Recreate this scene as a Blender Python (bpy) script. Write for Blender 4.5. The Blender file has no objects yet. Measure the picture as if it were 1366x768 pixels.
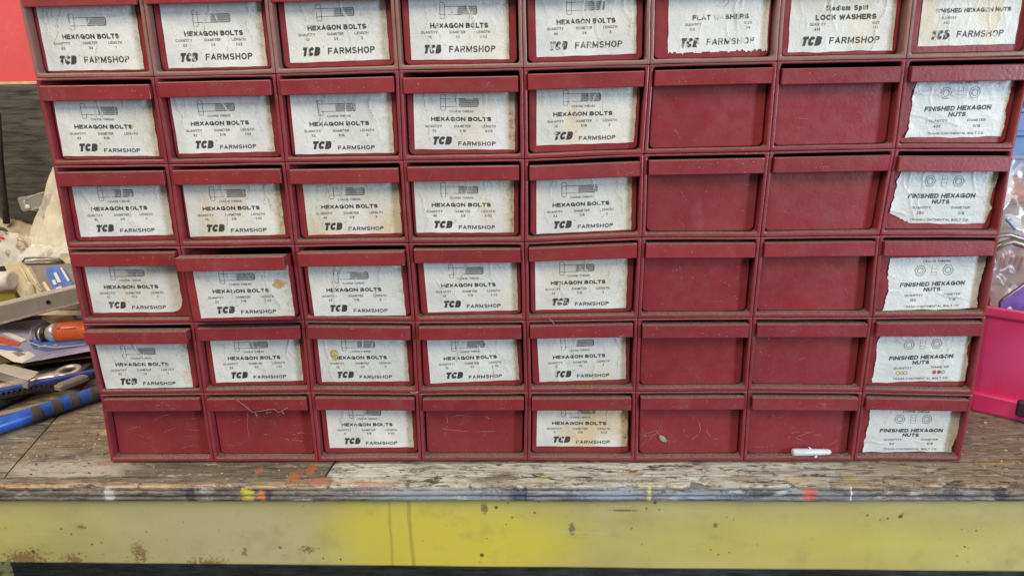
import bpy, bmesh, math, random
import numpy as np
from mathutils import Vector, Matrix, noise as mnoise

# ---------------------------------------------------------------- camera, world, lamps, exposure
S = bpy.context.scene
COL = S.collection
FPX, CX, CY = 900.0, 683.0, 384.0
RX, RY, RZ = 0.27662351964781023, -0.034134238136622246, -0.019492213361011434
CAM = Vector((0.01049553926503351, -0.7938960040593765, 0.4643185150641461))
_cp, _sp, _cy, _sy, _cr, _sr = math.cos(RX), math.sin(RX), math.cos(RY), math.sin(RY), math.cos(RZ), math.sin(RZ)
VF = Vector((_sy*_cp, _cy*_cp, -_sp)); _R = Vector((_cy, -_sy, 0)); _U = _R.cross(VF)
VR = _R*_cr + _U*_sr; VU = -_R*_sr + _U*_cr
cam = bpy.data.objects.new('camera', bpy.data.cameras.new('camera'))
COL.objects.link(cam)
cam.matrix_world = Matrix(((VR.x, VU.x, -VF.x, CAM.x), (VR.y, VU.y, -VF.y, CAM.y), (VR.z, VU.z, -VF.z, CAM.z), (0, 0, 0, 1)))
cam.data.sensor_width = 36.0; cam.data.lens = 36.0*FPX/1366.0
cam.data.clip_start = 0.01; cam.data.clip_end = 100
S.camera = cam
S.view_settings.view_transform = 'Standard'; S.view_settings.look = 'None'
S.view_settings.exposure = 0.0; S.view_settings.gamma = 1.0; S.view_settings.use_curve_mapping = False
W = bpy.data.worlds.new('World'); S.world = W; W.use_nodes = True
W.node_tree.nodes['Background'].inputs[0].default_value = (1.0, 0.93, 0.83, 1)
W.node_tree.nodes['Background'].inputs[1].default_value = 0.21

def area(name, loc, target, sx, sy, power, color):
    l = bpy.data.lights.new(name, 'AREA'); l.shape = 'RECTANGLE'; l.size = sx; l.size_y = sy
    l.energy = power; l.color = color
    o = bpy.data.objects.new(name, l); COL.objects.link(o); o.location = loc
    o.rotation_euler = (Vector(target)-Vector(loc)).to_track_quat('-Z', 'Y').to_euler()
    return o
area('ceiling_lamp', (-0.5, -1.7, 2.3), (0, 0, 0.2), 2.2, 1.2, 64, (1.0, 0.90, 0.76))
area('door_daylight', (3.1, -2.05, 0.75), (0, 0, 0.3), 0.55, 1.3, 118, (0.66, 0.82, 1.0))
area('clutter_fill', (-1.5, -0.35, 1.5), (-0.85, 0.4, 0.1), 0.5, 0.4, 15, (1.0, 0.86, 0.62))  # unseen fill light added to warm and brighten the clutter at left
S.cycles.max_bounces = 6; S.cycles.transparent_max_bounces = 12

def pt(px, py, Y=None, Z=None):
    """point of the place seen at a photo pixel, at a chosen depth or height"""
    d = VF + VR*((px-CX)/FPX) - VU*((py-CY)/FPX)
    t = (Y-CAM.y)/d.y if Y is not None else (Z-CAM.z)/d.z
    return CAM + d*t

# ---------------------------------------------------------------- object helpers
def tag(o, label=None, cat=None, group=None, kind=None):
    if label: o['label'] = label
    if cat: o['category'] = cat
    if group: o['group'] = group
    if kind: o['kind'] = kind
    return o
def empty(name, loc, label, cat, group=None):
    o = bpy.data.objects.new(name, None); COL.objects.link(o); o.location = loc
    o.empty_display_size = 0.02
    return tag(o, label, cat, group)
def world_of(o):
    v = Vector(o.location)
    while o.parent: o = o.parent; v += o.location
    return v
def obj(name, bm, m, parent=None, smooth=False, origin=None):
    """verts are in world metres; origin = where the object's own origin goes"""
    me = bpy.data.meshes.new(name)
    if not isinstance(bm, bmesh.types.BMesh):
        v, f, mi = bm if len(bm) == 3 else (bm[0], bm[1], None)
        v = np.asarray(v, float)
    else:
        bmesh.ops.recalc_face_normals(bm, faces=bm.faces)
        bm.verts.index_update()
        v = None
    if v is None:
        co = [x.co for x in bm.verts]
        lo = [min(c[i] for c in co) for i in range(3)]; hi = [max(c[i] for c in co) for i in range(3)]
    else:
        lo = v.min(0); hi = v.max(0)
    if origin is None:
        origin = ((lo[0]+hi[0])/2, (lo[1]+hi[1])/2, lo[2])
    origin = Vector(origin)
    if v is None:
        for x in bm.verts: x.co -= origin
        bm.to_mesh(me); bm.free()
    else:
        me.from_pydata((v-np.array(origin)).tolist(), [], f if isinstance(f, list) else f.tolist())
        if mi is not None: me.polygons.foreach_set('material_index', np.asarray(mi, dtype=np.int32))
        me.update()
    ms = m if isinstance(m, (list, tuple)) else [m]
    for k in ms: me.materials.append(k)
    if smooth: me.polygons.foreach_set('use_smooth', [True]*len(me.polygons))
    o = bpy.data.objects.new(name, me); COL.objects.link(o)
    if parent:
        o.parent = parent; o.location = origin - world_of(parent)
    else: o.location = origin
    return o
def box(bm, c, s, bev=0.0, M=None, seg=1, mi=0):
    r = bmesh.ops.create_cube(bm, size=1.0)
    vs = r['verts']
    for v in vs: v.co = Vector((v.co.x*s[0], v.co.y*s[1], v.co.z*s[2]))
    fs = {f for v in vs for f in v.link_faces}
    if bev > 0:
        es = list({e for v in vs for e in v.link_edges})
        r = bmesh.ops.bevel(bm, geom=es, offset=bev, segments=seg, profile=0.5, affect='EDGES')
        vs = list({v for f in r['faces'] for v in f.verts} | {v for v in vs if v.is_valid})
        fs = {f for v in vs for f in v.link_faces}
    for v in vs:
        v.co = (M @ v.co if M else v.co) + Vector(c)
    for f in fs: f.material_index = mi
    return vs
def basis(xa, up=(0, 0, 1)):
    x = Vector(xa).normalized(); z = Vector(up); y = z.cross(x).normalized(); z = x.cross(y)
    return Matrix((x, y, z)).transposed()
def prism(bm, poly, vec, mi=0):
    a = [bm.verts.new(p) for p in poly]; b = [bm.verts.new(Vector(p)+Vector(vec)) for p in poly]
    n = len(poly)
    fs = [bm.faces.new(a), bm.faces.new(b[::-1])]
    for i in range(n): fs.append(bm.faces.new((a[i], b[i], b[(i+1) % n], a[(i+1) % n])))
    for f in fs: f.material_index = mi
def tube(bm, pts, r, seg=8, mi=0, closed=False):
    pts = [Vector(p) for p in pts]; n = len(pts); rings = []
    rr = r if isinstance(r, (list, tuple)) else [r]*n
    up = Vector((0.13, 0.21, 0.97))
    for i, p in enumerate(pts):
        if closed: d = pts[(i+1) % n]-pts[i-1]
        else: d = pts[min(i+1, n-1)]-pts[max(i-1, 0)]
        d.normalize(); a = d.cross(up)
        if a.length < .05: a = d.cross(Vector((1, 0, 0)))
        a.normalize(); b = d.cross(a)
        rings.append([bm.verts.new(p+(a*math.cos(2*math.pi*k/seg)+b*math.sin(2*math.pi*k/seg))*rr[i]) for k in range(seg)])
    for i in range(n if closed else n-1):
        A, B = rings[i], rings[(i+1) % n]
        for k in range(seg):
            f = bm.faces.new((A[k], A[(k+1) % seg], B[(k+1) % seg], B[k])); f.material_index = mi; f.smooth = True
    if not closed:
        for R_ in (rings[0], rings[-1][::-1]):
            f = bm.faces.new(R_); f.material_index = mi
def lathe(bm, c, axis, prof, seg=20, mi=0, close=False):
    """prof: list of (distance along axis, radius)"""
    ax = Vector(axis).normalized(); a = ax.cross(Vector((0.1, 0.2, 0.95))).normalized(); b = ax.cross(a)
    rings = [[bm.verts.new(Vector(c)+ax*t+(a*math.cos(2*math.pi*k/seg)+b*math.sin(2*math.pi*k/seg))*r) for k in range(seg)] for t, r in prof]
    for i in range(len(rings) if close else len(rings)-1):
        A, B = rings[i], rings[(i+1) % len(rings)]
        for k in range(seg):
            f = bm.faces.new((A[k], A[(k+1) % seg], B[(k+1) % seg], B[k])); f.material_index = mi; f.smooth = True
    if not close:
        for R_ in (rings[0], rings[-1][::-1]):
            f = bm.faces.new(R_); f.material_index = mi
def sheet(corners, nu, nv, amp, freq, seed=0, thick=0.0):
    """crumpled quad sheet from four corners (bl, br, tr, tl)"""
    bl, br, tr, tl = [Vector(c) for c in corners]
    nrm = (br-bl).cross(tl-bl).normalized(); bm = bmesh.new(); g = []
    for j in range(nv+1):
        row = []
        for i in range(nu+1):
            u, v = i/nu, j/nv
            p = (bl*(1-u)+br*u)*(1-v)+(tl*(1-u)+tr*u)*v
            q = Vector((p.x*freq+seed, p.y*freq, p.z*freq))
            d = mnoise.noise(q)*amp + abs(mnoise.noise(q*2.3))*amp*0.6
            p = p+nrm*d+Vector((mnoise.noise(q*1.7+Vector((5, 1, 2))), 0, mnoise.noise(q*1.9+Vector((1, 7, 2)))))*amp*0.6
            row.append(bm.verts.new(p))
        g.append(row)
    for j in range(nv):
        for i in range(nu):
            bm.faces.new((g[j][i], g[j][i+1], g[j+1][i+1], g[j+1][i]))
    if thick:
        bmesh.ops.solidify(bm, geom=list(bm.faces), thickness=thick)
    return bm

# ---------------------------------------------------------------- material helpers
class NT:
    def __init__(s, name):
        s.m = bpy.data.materials.new(name); s.m.use_nodes = True; s.t = s.m.node_tree
        s.b = s.t.nodes['Principled BSDF']; s._pos = None
    def node(s, typ, **kw):
        n = s.t.nodes.new(typ)
        for k, v in kw.items(): setattr(n, k, v)
        return n
    def link(s, a, b): s.t.links.new(a, b)
    def put(s, sock, v):
        if isinstance(v, bpy.types.NodeSocket): s.link(v, sock)
        elif isinstance(v, (tuple, list)): sock.default_value = tuple(v) if len(v) == len(sock.default_value) else (*v, 1)
        else: sock.default_value = v
    @property
    def pos(s):
        if s._pos is None: s._pos = s.node('ShaderNodeNewGeometry').outputs['Position']
        return s._pos
    def objc(s): return s.node('ShaderNodeTexCoord').outputs['Object']
    def normal(s): return s.node('ShaderNodeNewGeometry').outputs['Normal']
    def scaled(s, v, sc, off=(0, 0, 0)):
        n = s.node('ShaderNodeMapping'); s.link(v, n.inputs[0]); n.inputs['Scale'].default_value = sc; n.inputs['Location'].default_value = off
        return n.outputs[0]
    def noise(s, scale, detail=3, rough=0.55, vec=None, dist=0.0):
        n = s.node('ShaderNodeTexNoise'); s.link(vec if vec is not None else s.pos, n.inputs['Vector'])
        n.inputs['Scale'].default_value = scale; n.inputs['Detail'].default_value = detail
        n.inputs['Roughness'].default_value = rough; n.inputs['Distortion'].default_value = dist
        return n.outputs['Fac']
    def voro(s, scale, vec=None, feature='F1', rnd=1.0):
        n = s.node('ShaderNodeTexVoronoi', feature=feature); s.link(vec if vec is not None else s.pos, n.inputs['Vector'])
        n.inputs['Scale'].default_value = scale; n.inputs['Randomness'].default_value = rnd
        return n.outputs['Distance']
    def ramp(s, v, a, b, lo=0.0, hi=1.0, smooth=True):
        n = s.node('ShaderNodeMapRange'); n.interpolation_type = 'SMOOTHSTEP' if smooth else 'LINEAR'
        s.put(n.inputs['Value'], v); n.inputs['From Min'].default_value = a; n.inputs['From Max'].default_value = b
        n.inputs['To Min'].default_value = lo; n.inputs['To Max'].default_value = hi
        return n.outputs['Result']
    def math(s, op, a, b=0.0, c=0.0):
        n = s.node('ShaderNodeMath', operation=op); s.put(n.inputs[0], a); s.put(n.inputs[1], b)
        if op in ('MULTIPLY_ADD',): s.put(n.inputs[2], c)
        return n.outputs[0]
    def mix(s, f, a, b):
        n = s.node('ShaderNodeMix', data_type='RGBA'); s.put(n.inputs[0], f); s.put(n.inputs[6], a); s.put(n.inputs[7], b)
        return n.outputs[2]
    def sep(s, v):
        n = s.node('ShaderNodeSeparateXYZ'); s.link(v, n.inputs[0]); return n.outputs
    def attr(s, name):
        n = s.node('ShaderNodeAttribute', attribute_type='OBJECT', attribute_name=name); return n.outputs['Fac']
    def gattr(s, name):
        n = s.node('ShaderNodeAttribute', attribute_type='GEOMETRY', attribute_name=name); return n.outputs['Fac']
    def rand(s): return s.node('ShaderNodeObjectInfo').outputs['Random']
    def blob(s, c, r, soft=0.35, wob=0.5, wscale=60):
        """soft-edged irregular spot: 1 inside, centre c, radii r (metres)"""
        n = s.node('ShaderNodeVectorMath', operation='SUBTRACT'); s.link(s.pos, n.inputs[0]); n.inputs[1].default_value = c
        m = s.node('ShaderNodeVectorMath', operation='MULTIPLY'); s.link(n.outputs[0], m.inputs[0]); m.inputs[1].default_value = tuple(1/x for x in r)
        l = s.node('ShaderNodeVectorMath', operation='LENGTH'); s.link(m.outputs[0], l.inputs[0])
        d = s.math('MULTIPLY_ADD', s.math('SUBTRACT', s.noise(wscale, 4, 0.65), 0.5), wob*2.4, l.outputs['Value'])
        return s.ramp(d, 1.0+soft, 1.0-soft)
    def bump(s, h, strength, dist=0.001):
        n = s.node('ShaderNodeBump'); s.put(n.inputs['Height'], h); n.inputs['Strength'].default_value = strength; n.inputs['Distance'].default_value = dist
        s.link(n.outputs[0], s.b.inputs['Normal'])
    def out(s, color, rough=0.5, **kw):
        s.put(s.b.inputs['Base Color'], color); s.put(s.b.inputs['Roughness'], rough)
        for k, v in kw.items(): s.put(s.b.inputs[k.replace('_', ' ')], v)
        return s.m
def simple(name, col, rough=0.5, var=0.15, scale=80, metal=0.0, bump=0.1, **kw):
    t = NT(name)
    n = t.noise(scale, 5)
    c = t.mix(t.ramp(n, 0.3, 0.7, 0, 1), tuple(x*(1-var) for x in col), tuple(min(1, x*(1+var)) for x in col))
    g = t.ramp(t.noise(scale*0.35, 4), 0.55, 0.75, 0, 0.35)
    c = t.mix(g, c, (0.16, 0.13, 0.09))
    if bump: t.bump(t.noise(scale*6, 3), bump, 0.0006)
    return t.out(c, t.ramp(n, 0.2, 0.8, rough*0.8, min(1, rough*1.2)), Metallic=metal, **kw)

def plastic(name, base, faded=0.0, edge=True):
    t = NT(name)
    c = t.mix(t.ramp(t.noise(9, 3), 0.3, 0.7), tuple(x*0.88 for x in base), tuple(x*1.1 for x in base))
    c = t.mix(t.ramp(t.rand(), 0, 1, 0, 0.22), c, (base[0]*0.85, base[1]*1.5, base[2]*1.7))
    film = t.ramp(t.noise(45, 8, 0.72), 0.42, 0.78, 0.0, 0.20)
    c = t.mix(film, c, (0.26, 0.13, 0.105))
    smear = t.ramp(t.noise(16, 4, 0.6, vec=t.scaled(t.pos, (1, 1, 0.35))), 0.60, 0.76, 0.0, 0.14)
    c = t.mix(smear, c, (0.36, 0.24, 0.22))
    if faded:
        c = t.mix(t.ramp(t.noise(30, 5), 0.25, 0.7, faded*0.55, faded), c, (0.27, 0.165, 0.13))
    pn = t.node('ShaderNodeNewGeometry').outputs['Pointiness']
    if edge: c = t.mix(t.math('MULTIPLY', t.ramp(pn, 0.52, 0.60), t.ramp(t.noise(50, 5, .7), .35, .65, 0, .6)), c, (0.42, 0.22, 0.19))
    c = t.mix(t.ramp(t.noise(8, 4, .55), 0.50, 0.72, 0, 0.16), c, (0.115, 0.035, 0.03))
    nz = t.sep(t.normal())[2]
    top = t.math('MULTIPLY', t.ramp(nz, 0.35, 0.85), t.ramp(t.noise(130, 6, 0.7), 0.25, 0.55, 0.62, 0.97))
    dust = t.mix(t.ramp(t.noise(420, 4), 0.35, 0.65), (0.125, 0.078, 0.055), (0.225, 0.165, 0.125))
    c = t.mix(top, c, dust)
    spk = t.math('MULTIPLY', t.ramp(t.voro(170), 0.10, 0.05), t.ramp(t.noise(22, 2), 0.56, 0.66))
    c = t.mix(spk, c, (0.55, 0.42, 0.36))
    drk = t.math('MULTIPLY', t.ramp(t.voro(120, vec=t.scaled(t.pos, (1, 1, 1), (3, 1, 7))), 0.09, 0.05), t.ramp(t.noise(15, 2), 0.58, 0.66))
    c = t.mix(drk, c, (0.05, 0.025, 0.02))
    r = t.math('ADD', t.ramp(t.noise(60, 4), 0.3, 0.7, 0.33, 0.50), t.math('MULTIPLY', top, 0.45))
    t.bump(t.math('ADD', t.noise(260, 4), t.math('MULTIPLY', t.noise(28, 2), 1.5)), 0.22, 0.0012)
    return t.out(c, r)
LABEL_AT = {(1, 1): (10.8, 8.4, 124.9, 8.5), (1, 2): (14.0, 8.9, 128.5, 9.0), (1, 3): (14.8, 11.6, 128.6, 12.4), (1, 4): (13.4, 11.2, 124.5, 10.1), (1, 5): (15.1, 11.4, 126.1, 12.4), (1, 6): (21.2, 10.8, 131.3, 11.8), (1, 7): (14.5, 9.5, 128.6, 9.9), (1, 8): (16.4, 13.3, 122.8, 13.8), (2, 1): (9.2, 10.6, 126.3, 9.2), (2, 2): (10.6, 11.4, 126.6, 12.3), (2, 3): (10.7, 8.6, 128.3, 8.7), (2, 4): (12.7, 12.1, 129.0, 10.1), (2, 5): (14.3, 14.2, 128.6, 13.3), (2, 8): (17.0, 12.1, 127.3, 13.2), (3, 1): (12.8, 11.4, 128.5, 12.9), (3, 2): (9.2, 9.9, 127.0, 11.1), (3, 3): (15.3, 10.2, 131.0, 10.9), (3, 4): (9.0, 11.2, 127.2, 10.4), (3, 5): (14.6, 7.9, 128.4, 8.6), (3, 8): (12.6, 13.1, 127.5, 12.6), (4, 1): (11.1, 11.7, 126.1, 12.1), (4, 2): (18.1, 10.5, 134.2, 11.5), (4, 3): (12.5, 5.4, 128.4, 7.2), (4, 4): (15.7, 9.3, 130.4, 11.1), (4, 5): (12.4, 10.9, 125.8, 10.9), (4, 8): (19.2, 5.1, 132.6, 7.4), (5, 1): (7.8, 6.5, 125.7, 7.1), (5, 2): (14.0, 11.0, 128.6, 12.5), (5, 3): (13.0, 10.8, 127.2, 13.2), (5, 4): (14.8, 10.2, 129.1, 14.2), (5, 5): (15.2, 10.0, 128.5, 13.3), (5, 8): (16.5, 9.9, 132.4, 14.3), (6, 3): (13.9, 14.2, 128.4, 14.6), (6, 5): (12.1, 16.4, 131.1, 16.1), (6, 8): (17.0, 7.2, 135.4, 7.3)}
JUNCTION = {(0, 5): (-559.1, 494.0), (1, 5): (-420.8, 493.2), (2, 5): (-280.0, 493.4), (3, 5): (-139.6, 494.8), (4, 5): (0.8, 494.3), (5, 5): (141.7, 495.1), (6, 5): (281.7, 495.8), (7, 5): (421.7, 495.4), (0, 4): (-559.5, 394.9), (1, 4): (-419.9, 394.6), (2, 4): (-280.5, 394.4), (3, 4): (-141.1, 394.1), (4, 4): (0.7, 393.8), (5, 4): (138.5, 397.0), (6, 4): (281.8, 397.7), (7, 4): (423.0, 398.4), (8, 4): (555.4, 396.2), (0, 3): (-562.1, 295.6), (1, 3): (-421.2, 295.4), (2, 3): (-280.0, 295.5), (3, 3): (-140.5, 296.1), (4, 3): (-0.7, 295.2), (5, 3): (139.5, 299.4), (6, 3): (279.5, 298.0), (7, 3): (418.6, 298.1), (8, 3): (556.9, 296.3), (0, 2): (-562.0, 197.5), (1, 2): (-419.2, 197.1), (2, 2): (-278.0, 198.8), (3, 2): (-138.4, 196.1), (4, 2): (-0.1, 196.3), (5, 2): (138.0, 197.8), (6, 2): (278.3, 197.5), (7, 2): (422.4, 196.7), (8, 2): (558.5, 196.8), (0, 1): (-558.2, 99.9), (1, 1): (-420.8, 100.8), (2, 1): (-279.4, 101.6), (3, 1): (-139.8, 99.2), (4, 1): (1.5, 100.0), (5, 1): (138.3, 99.8), (6, 1): (279.6, 99.9), (7, 1): (422.6, 97.7), (8, 1): (560.0, 93.9), (0, 0): (-562.0, 1.0), (2, 0): (-279.3, 1.2), (3, 0): (-140.9, 2.5), (4, 0): (-1.3, 2.2), (5, 0): (140.2, 0.4), (6, 0): (281.6, 0.1), (7, 0): (423.5, -3.0), (8, 0): (559.0, -2.2)}
# ---------------------------------------------------------------- large structure: room
def concrete(name, col):
    t = NT(name); c = t.mix(t.ramp(t.noise(7, 6), 0.3, 0.7), tuple(x*0.7 for x in col), col)
    c = t.mix(t.ramp(t.noise(40, 5), 0.55, 0.7, 0, 0.5), c, tuple(x*0.5 for x in col))
    t.bump(t.noise(60, 5), 0.3, 0.002); return t.out(c, 0.8)
M_floor = concrete('dark_shop_floor', (0.06, 0.052, 0.045))
t = NT('coral_wall_paint')
c = t.mix(t.ramp(t.noise(6, 5), 0.3, 0.7), (0.56, 0.065, 0.075), (0.62, 0.085, 0.09))
c = t.mix(t.ramp(t.noise(30, 6, .7), .55, .75, 0, .25), c, (0.70, 0.25, 0.23))
t.bump(t.noise(50, 5), 0.15, 0.002); M_coral = t.out(c, 0.6)
t = NT('blackened_boards')
g = t.noise(60, 8, 0.72, vec=t.scaled(t.pos, (0.22, 1, 1.6)), dist=0.5)
c = t.mix(t.ramp(g, 0.32, 0.68), (0.022, 0.021, 0.018), (0.105, 0.10, 0.082))
c = t.mix(t.ramp(t.noise(9, 5, vec=t.scaled(t.pos, (1, 1, 0.4))), 0.55, 0.75, 0, 0.4), c, (0.16, 0.155, 0.13))
t.bump(g, 0.9, 0.004); M_board = t.out(c, 0.62)
M_cream = simple('cream_trim', (0.62, 0.45, 0.30), 0.6)

def flat_box(name, c, s, m, parent=None, bev=0.002):
    bm = bmesh.new(); box(bm, c, s, bev); return obj(name, bm, m, parent)
tag(flat_box('floor', (0, 0.2, -0.92), (6, 5, 0.04), M_floor), kind='structure')
WY = 0.64
tag(flat_box('wall', (0, WY+0.07, 0.30), (4.4, 0.10, 2.4), M_coral), kind='structure')
wb = empty('wall_boarding', (0, WY, 0), 'blackened wood grained panel lining the wall below the coral paint', 'wall panel')
zt = 0.506
for z0, z1 in ((-0.005, zt), (-0.90, -0.007)):
    flat_box('board', (0, WY+0.006, (z0+z1)/2), (4.3, 0.018, z1-z0), M_board, wb, 0.0025)
flat_box('trim_strip', (0, WY+0.008, zt+0.0035), (4.3, 0.014, 0.006), M_cream, wb, 0.001)

# ---------------------------------------------------------------- workbench
EY = -0.0565                      # front edge of the bench top
def bench_top_mat(name, kind):
    t = NT(name); p = t.pos
    stretch = t.scaled(p, (0.22, 1.0, 1.0))
    grain = t.noise(330, 7, 0.7, vec=t.scaled(p, (0.09, 1, 1)), dist=0.5)
    blotch = t.noise(48, 8, 0.68, vec=stretch)
    xs = t.sep(p)[0]
    brown = t.mix(t.ramp(grain, 0.3, 0.7), (0.060, 0.050, 0.036), (0.185, 0.155, 0.11))
    grey = t.mix(t.ramp(grain, 0.3, 0.7), (0.19, 0.17, 0.13), (0.35, 0.325, 0.26))
    tan = t.mix(t.ramp(grain, 0.3, 0.7), (0.16, 0.13, 0.085), (0.37, 0.30, 0.20))
    white = t.mix(t.ramp(grain, 0.25, 0.6), (0.14, 0.14, 0.115), (0.62, 0.63, 0.55))
    if kind == 'left':
        c = t.mix(t.ramp(blotch, 0.35, 0.65), brown, grey)
        c = t.mix(t.ramp(t.noise(9, 4), 0.4, 0.65, 0, 0.8), c, t.mix(t.ramp(grain, 0.3, 0.7), (0.17, 0.135, 0.09), (0.29, 0.235, 0.16)))
        c = t.mix(t.blob((-0.60, -0.015, 0), (0.10, 0.020, 1), 0.5, 0.3, 40), c, (0.42, 0.40, 0.36))
        c = t.mix(t.math('MULTIPLY', t.ramp(xs, -0.56, -0.50), 0.8), c, brown)
    elif kind in ('white', 'nose'):
        c = t.mix(t.ramp(blotch, 0.40, 0.50), t.mix(0.5, brown, white), white)
        c = t.mix(t.math('MULTIPLY', t.ramp(xs, 0.30, 0.50), 0.95), c, tan)
        c = t.mix(t.ramp(t.noise(75, 6, 0.7, vec=t.scaled(p, (0.3, 1, 1), (4, 2, 0))), 0.555, 0.60, 0, 0.92), c, (0.05, 0.042, 0.034))
        c = t.mix(t.ramp(t.noise(60, 5, 0.7, vec=t.scaled(p, (0.35, 1, 1), (9, 2, 0))), 0.60, 0.65, 0, 0.8), c, (0.20, 0.11, 0.06))
    elif kind == 'tan':
        c = tan
        c = t.mix(t.ramp(t.noise(34, 6, 0.7, vec=t.scaled(p, (0.5, 1, 1), (4, 2, 0))), 0.53, 0.62, 0, 0.8), c, (0.10, 0.075, 0.055))
        c = t.mix(t.ramp(t.noise(30, 5, 0.7, vec=t.scaled(p, (0.5, 1, 1), (1, 8, 0))), 0.62, 0.66, 0, 0.85), c, (0.55, 0.38, 0.09))
        c = t.mix(t.ramp(t.noise(30, 5, 0.7, vec=t.scaled(p, (0.7, 1, 1), (1, 3, 5))), 0.62, 0.68, 0, 0.6), c, (0.13, 0.085, 0.11))
    if kind == 'nose':
        lf = t.mix(t.ramp(blotch, 0.35, 0.65), brown, grey)
        wx = t.math('MULTIPLY_ADD', t.math('SUBTRACT', t.noise(40, 4), 0.5), 0.10, xs)
        c = t.mix(t.ramp(wx, -0.235, -0.255), c, lf)
        raw = t.mix(t.ramp(grain, 0.35, 0.62), (0.20, 0.12, 0.06), (0.56, 0.41, 0.24))
        yy = t.math('MULTIPLY_ADD', t.math('SUBTRACT', t.noise(35, 6, .7, vec=t.scaled(p, (0.3, 1, 1))), 0.5), 0.045, t.sep(p)[1])
        c = t.mix(t.math('MULTIPLY', t.ramp(yy, -0.0495, -0.0535), t.ramp(t.math('ABSOLUTE', t.math('SUBTRACT', xs, 0.06)), 0.25, 0.40, 0.25, 1)), c, raw)
    c = t.mix(t.ramp(t.noise(95, 8, 0.78, vec=t.scaled(p, (0.45, 1, 1), (7, 1, 0))), 0.53, 0.61, 0, 0.75), c, (0.065, 0.060, 0.050))
    c = t.mix(t.ramp(t.noise(80, 8, 0.78, vec=t.scaled(p, (0.4, 1, 1), (2, 9, 0))), 0.56, 0.62, 0, 0.6), c, (0.52, 0.50, 0.43))
    # cracks, chips of raw wood, paint crumbs
    c = t.mix(t.ramp(t.noise(190, 4, 0.6, vec=t.scaled(p, (0.05, 1, 1)), dist=0.5), 0.62, 0.68, 0, 0.75), c, (0.04, 0.032, 0.025))
    c = t.mix(t.math('MULTIPLY', t.ramp(t.noise(110, 5, 0.7, vec=t.scaled(p, (0.5, 1, 1), (2, 4, 4))), 0.64, 0.67), 0.7), c, (0.55, 0.45, 0.30))
    c = t.mix(t.math('MULTIPLY', t.ramp(t.voro(85), 0.13, 0.08), t.ramp(t.noise(14, 2), 0.55, 0.62, 0, .8)), c, (0.66, 0.60, 0.5))
    if kind != 'tan':
        for (cc, r, col) in (((-0.300, -0.035, 0), (0.010, 0.014, 1), (0.62, 0.13, 0.045)), ((-0.283, -0.015, 0), (0.007, 0.016, 1), (0.60, 0.14, 0.06)),
                             ((-0.262, -0.045, 0), (0.016, 0.010, 1), (0.60, 0.15, 0.07)), ((-0.205, -0.049, 0), (0.040, 0.005, 1), (0.60, 0.17, 0.09)),
                             ((-0.352, -0.02, 0), (0.004, 0.012, 1), (0.55, 0.15, 0.08)),
                             ((-0.218, -0.03, 0), (0.020, 0.012, 1), (0.66, 0.64, 0.58)), ((0.135, -0.028, 0), (0.013, 0.007, 1), (0.36, 0.20, 0.07)),
                             ((0.10, -0.044, 0), (0.045, 0.004, 1), (0.025, 0.03, 0.03)), ((-0.035, -0.035, 0), (0.022, 0.012, 1), (0.10, 0.07, 0.05)),
                             ((0.02, -0.04, 0), (0.008, 0.008, 1), (0.55, 0.50, 0.10)), ((0.27, -0.038, 0), (0.025, 0.010, 1), (0.24, 0.14, 0.08)),
                             ((0.335, -0.043, 0), (0.03, 0.007, 1), (0.52, 0.40, 0.22)), ((0.40, -0.04, 0), (0.008, 0.014, 1), (0.45, 0.32, 0.08)),
                             ((-0.56, 0.0, 0), (0.03, 0.010, 1), (0.30, 0.16, 0.10)), ((-0.62, 0.09, 0), (0.012, 0.01, 1), (0.62, 0.50, 0.12)),
                             ((0.60, -0.002, 0), (0.03, 0.006, 1), (0.60, 0.44, 0.10))):
            c = t.mix(t.math('MULTIPLY', t.blob(cc, tuple(q*.85 for q in r), 0.25, 1.9, 330), 0.5), c, col)
    t.bump(t.math('ADD', t.math('MULTIPLY', grain, 1.0), t.math('MULTIPLY', blotch, 0.8)), 0.75, 0.0025)
    return t.out(c, t.ramp(blotch, 0.3, 0.7, 0.42, 0.75))
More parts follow.
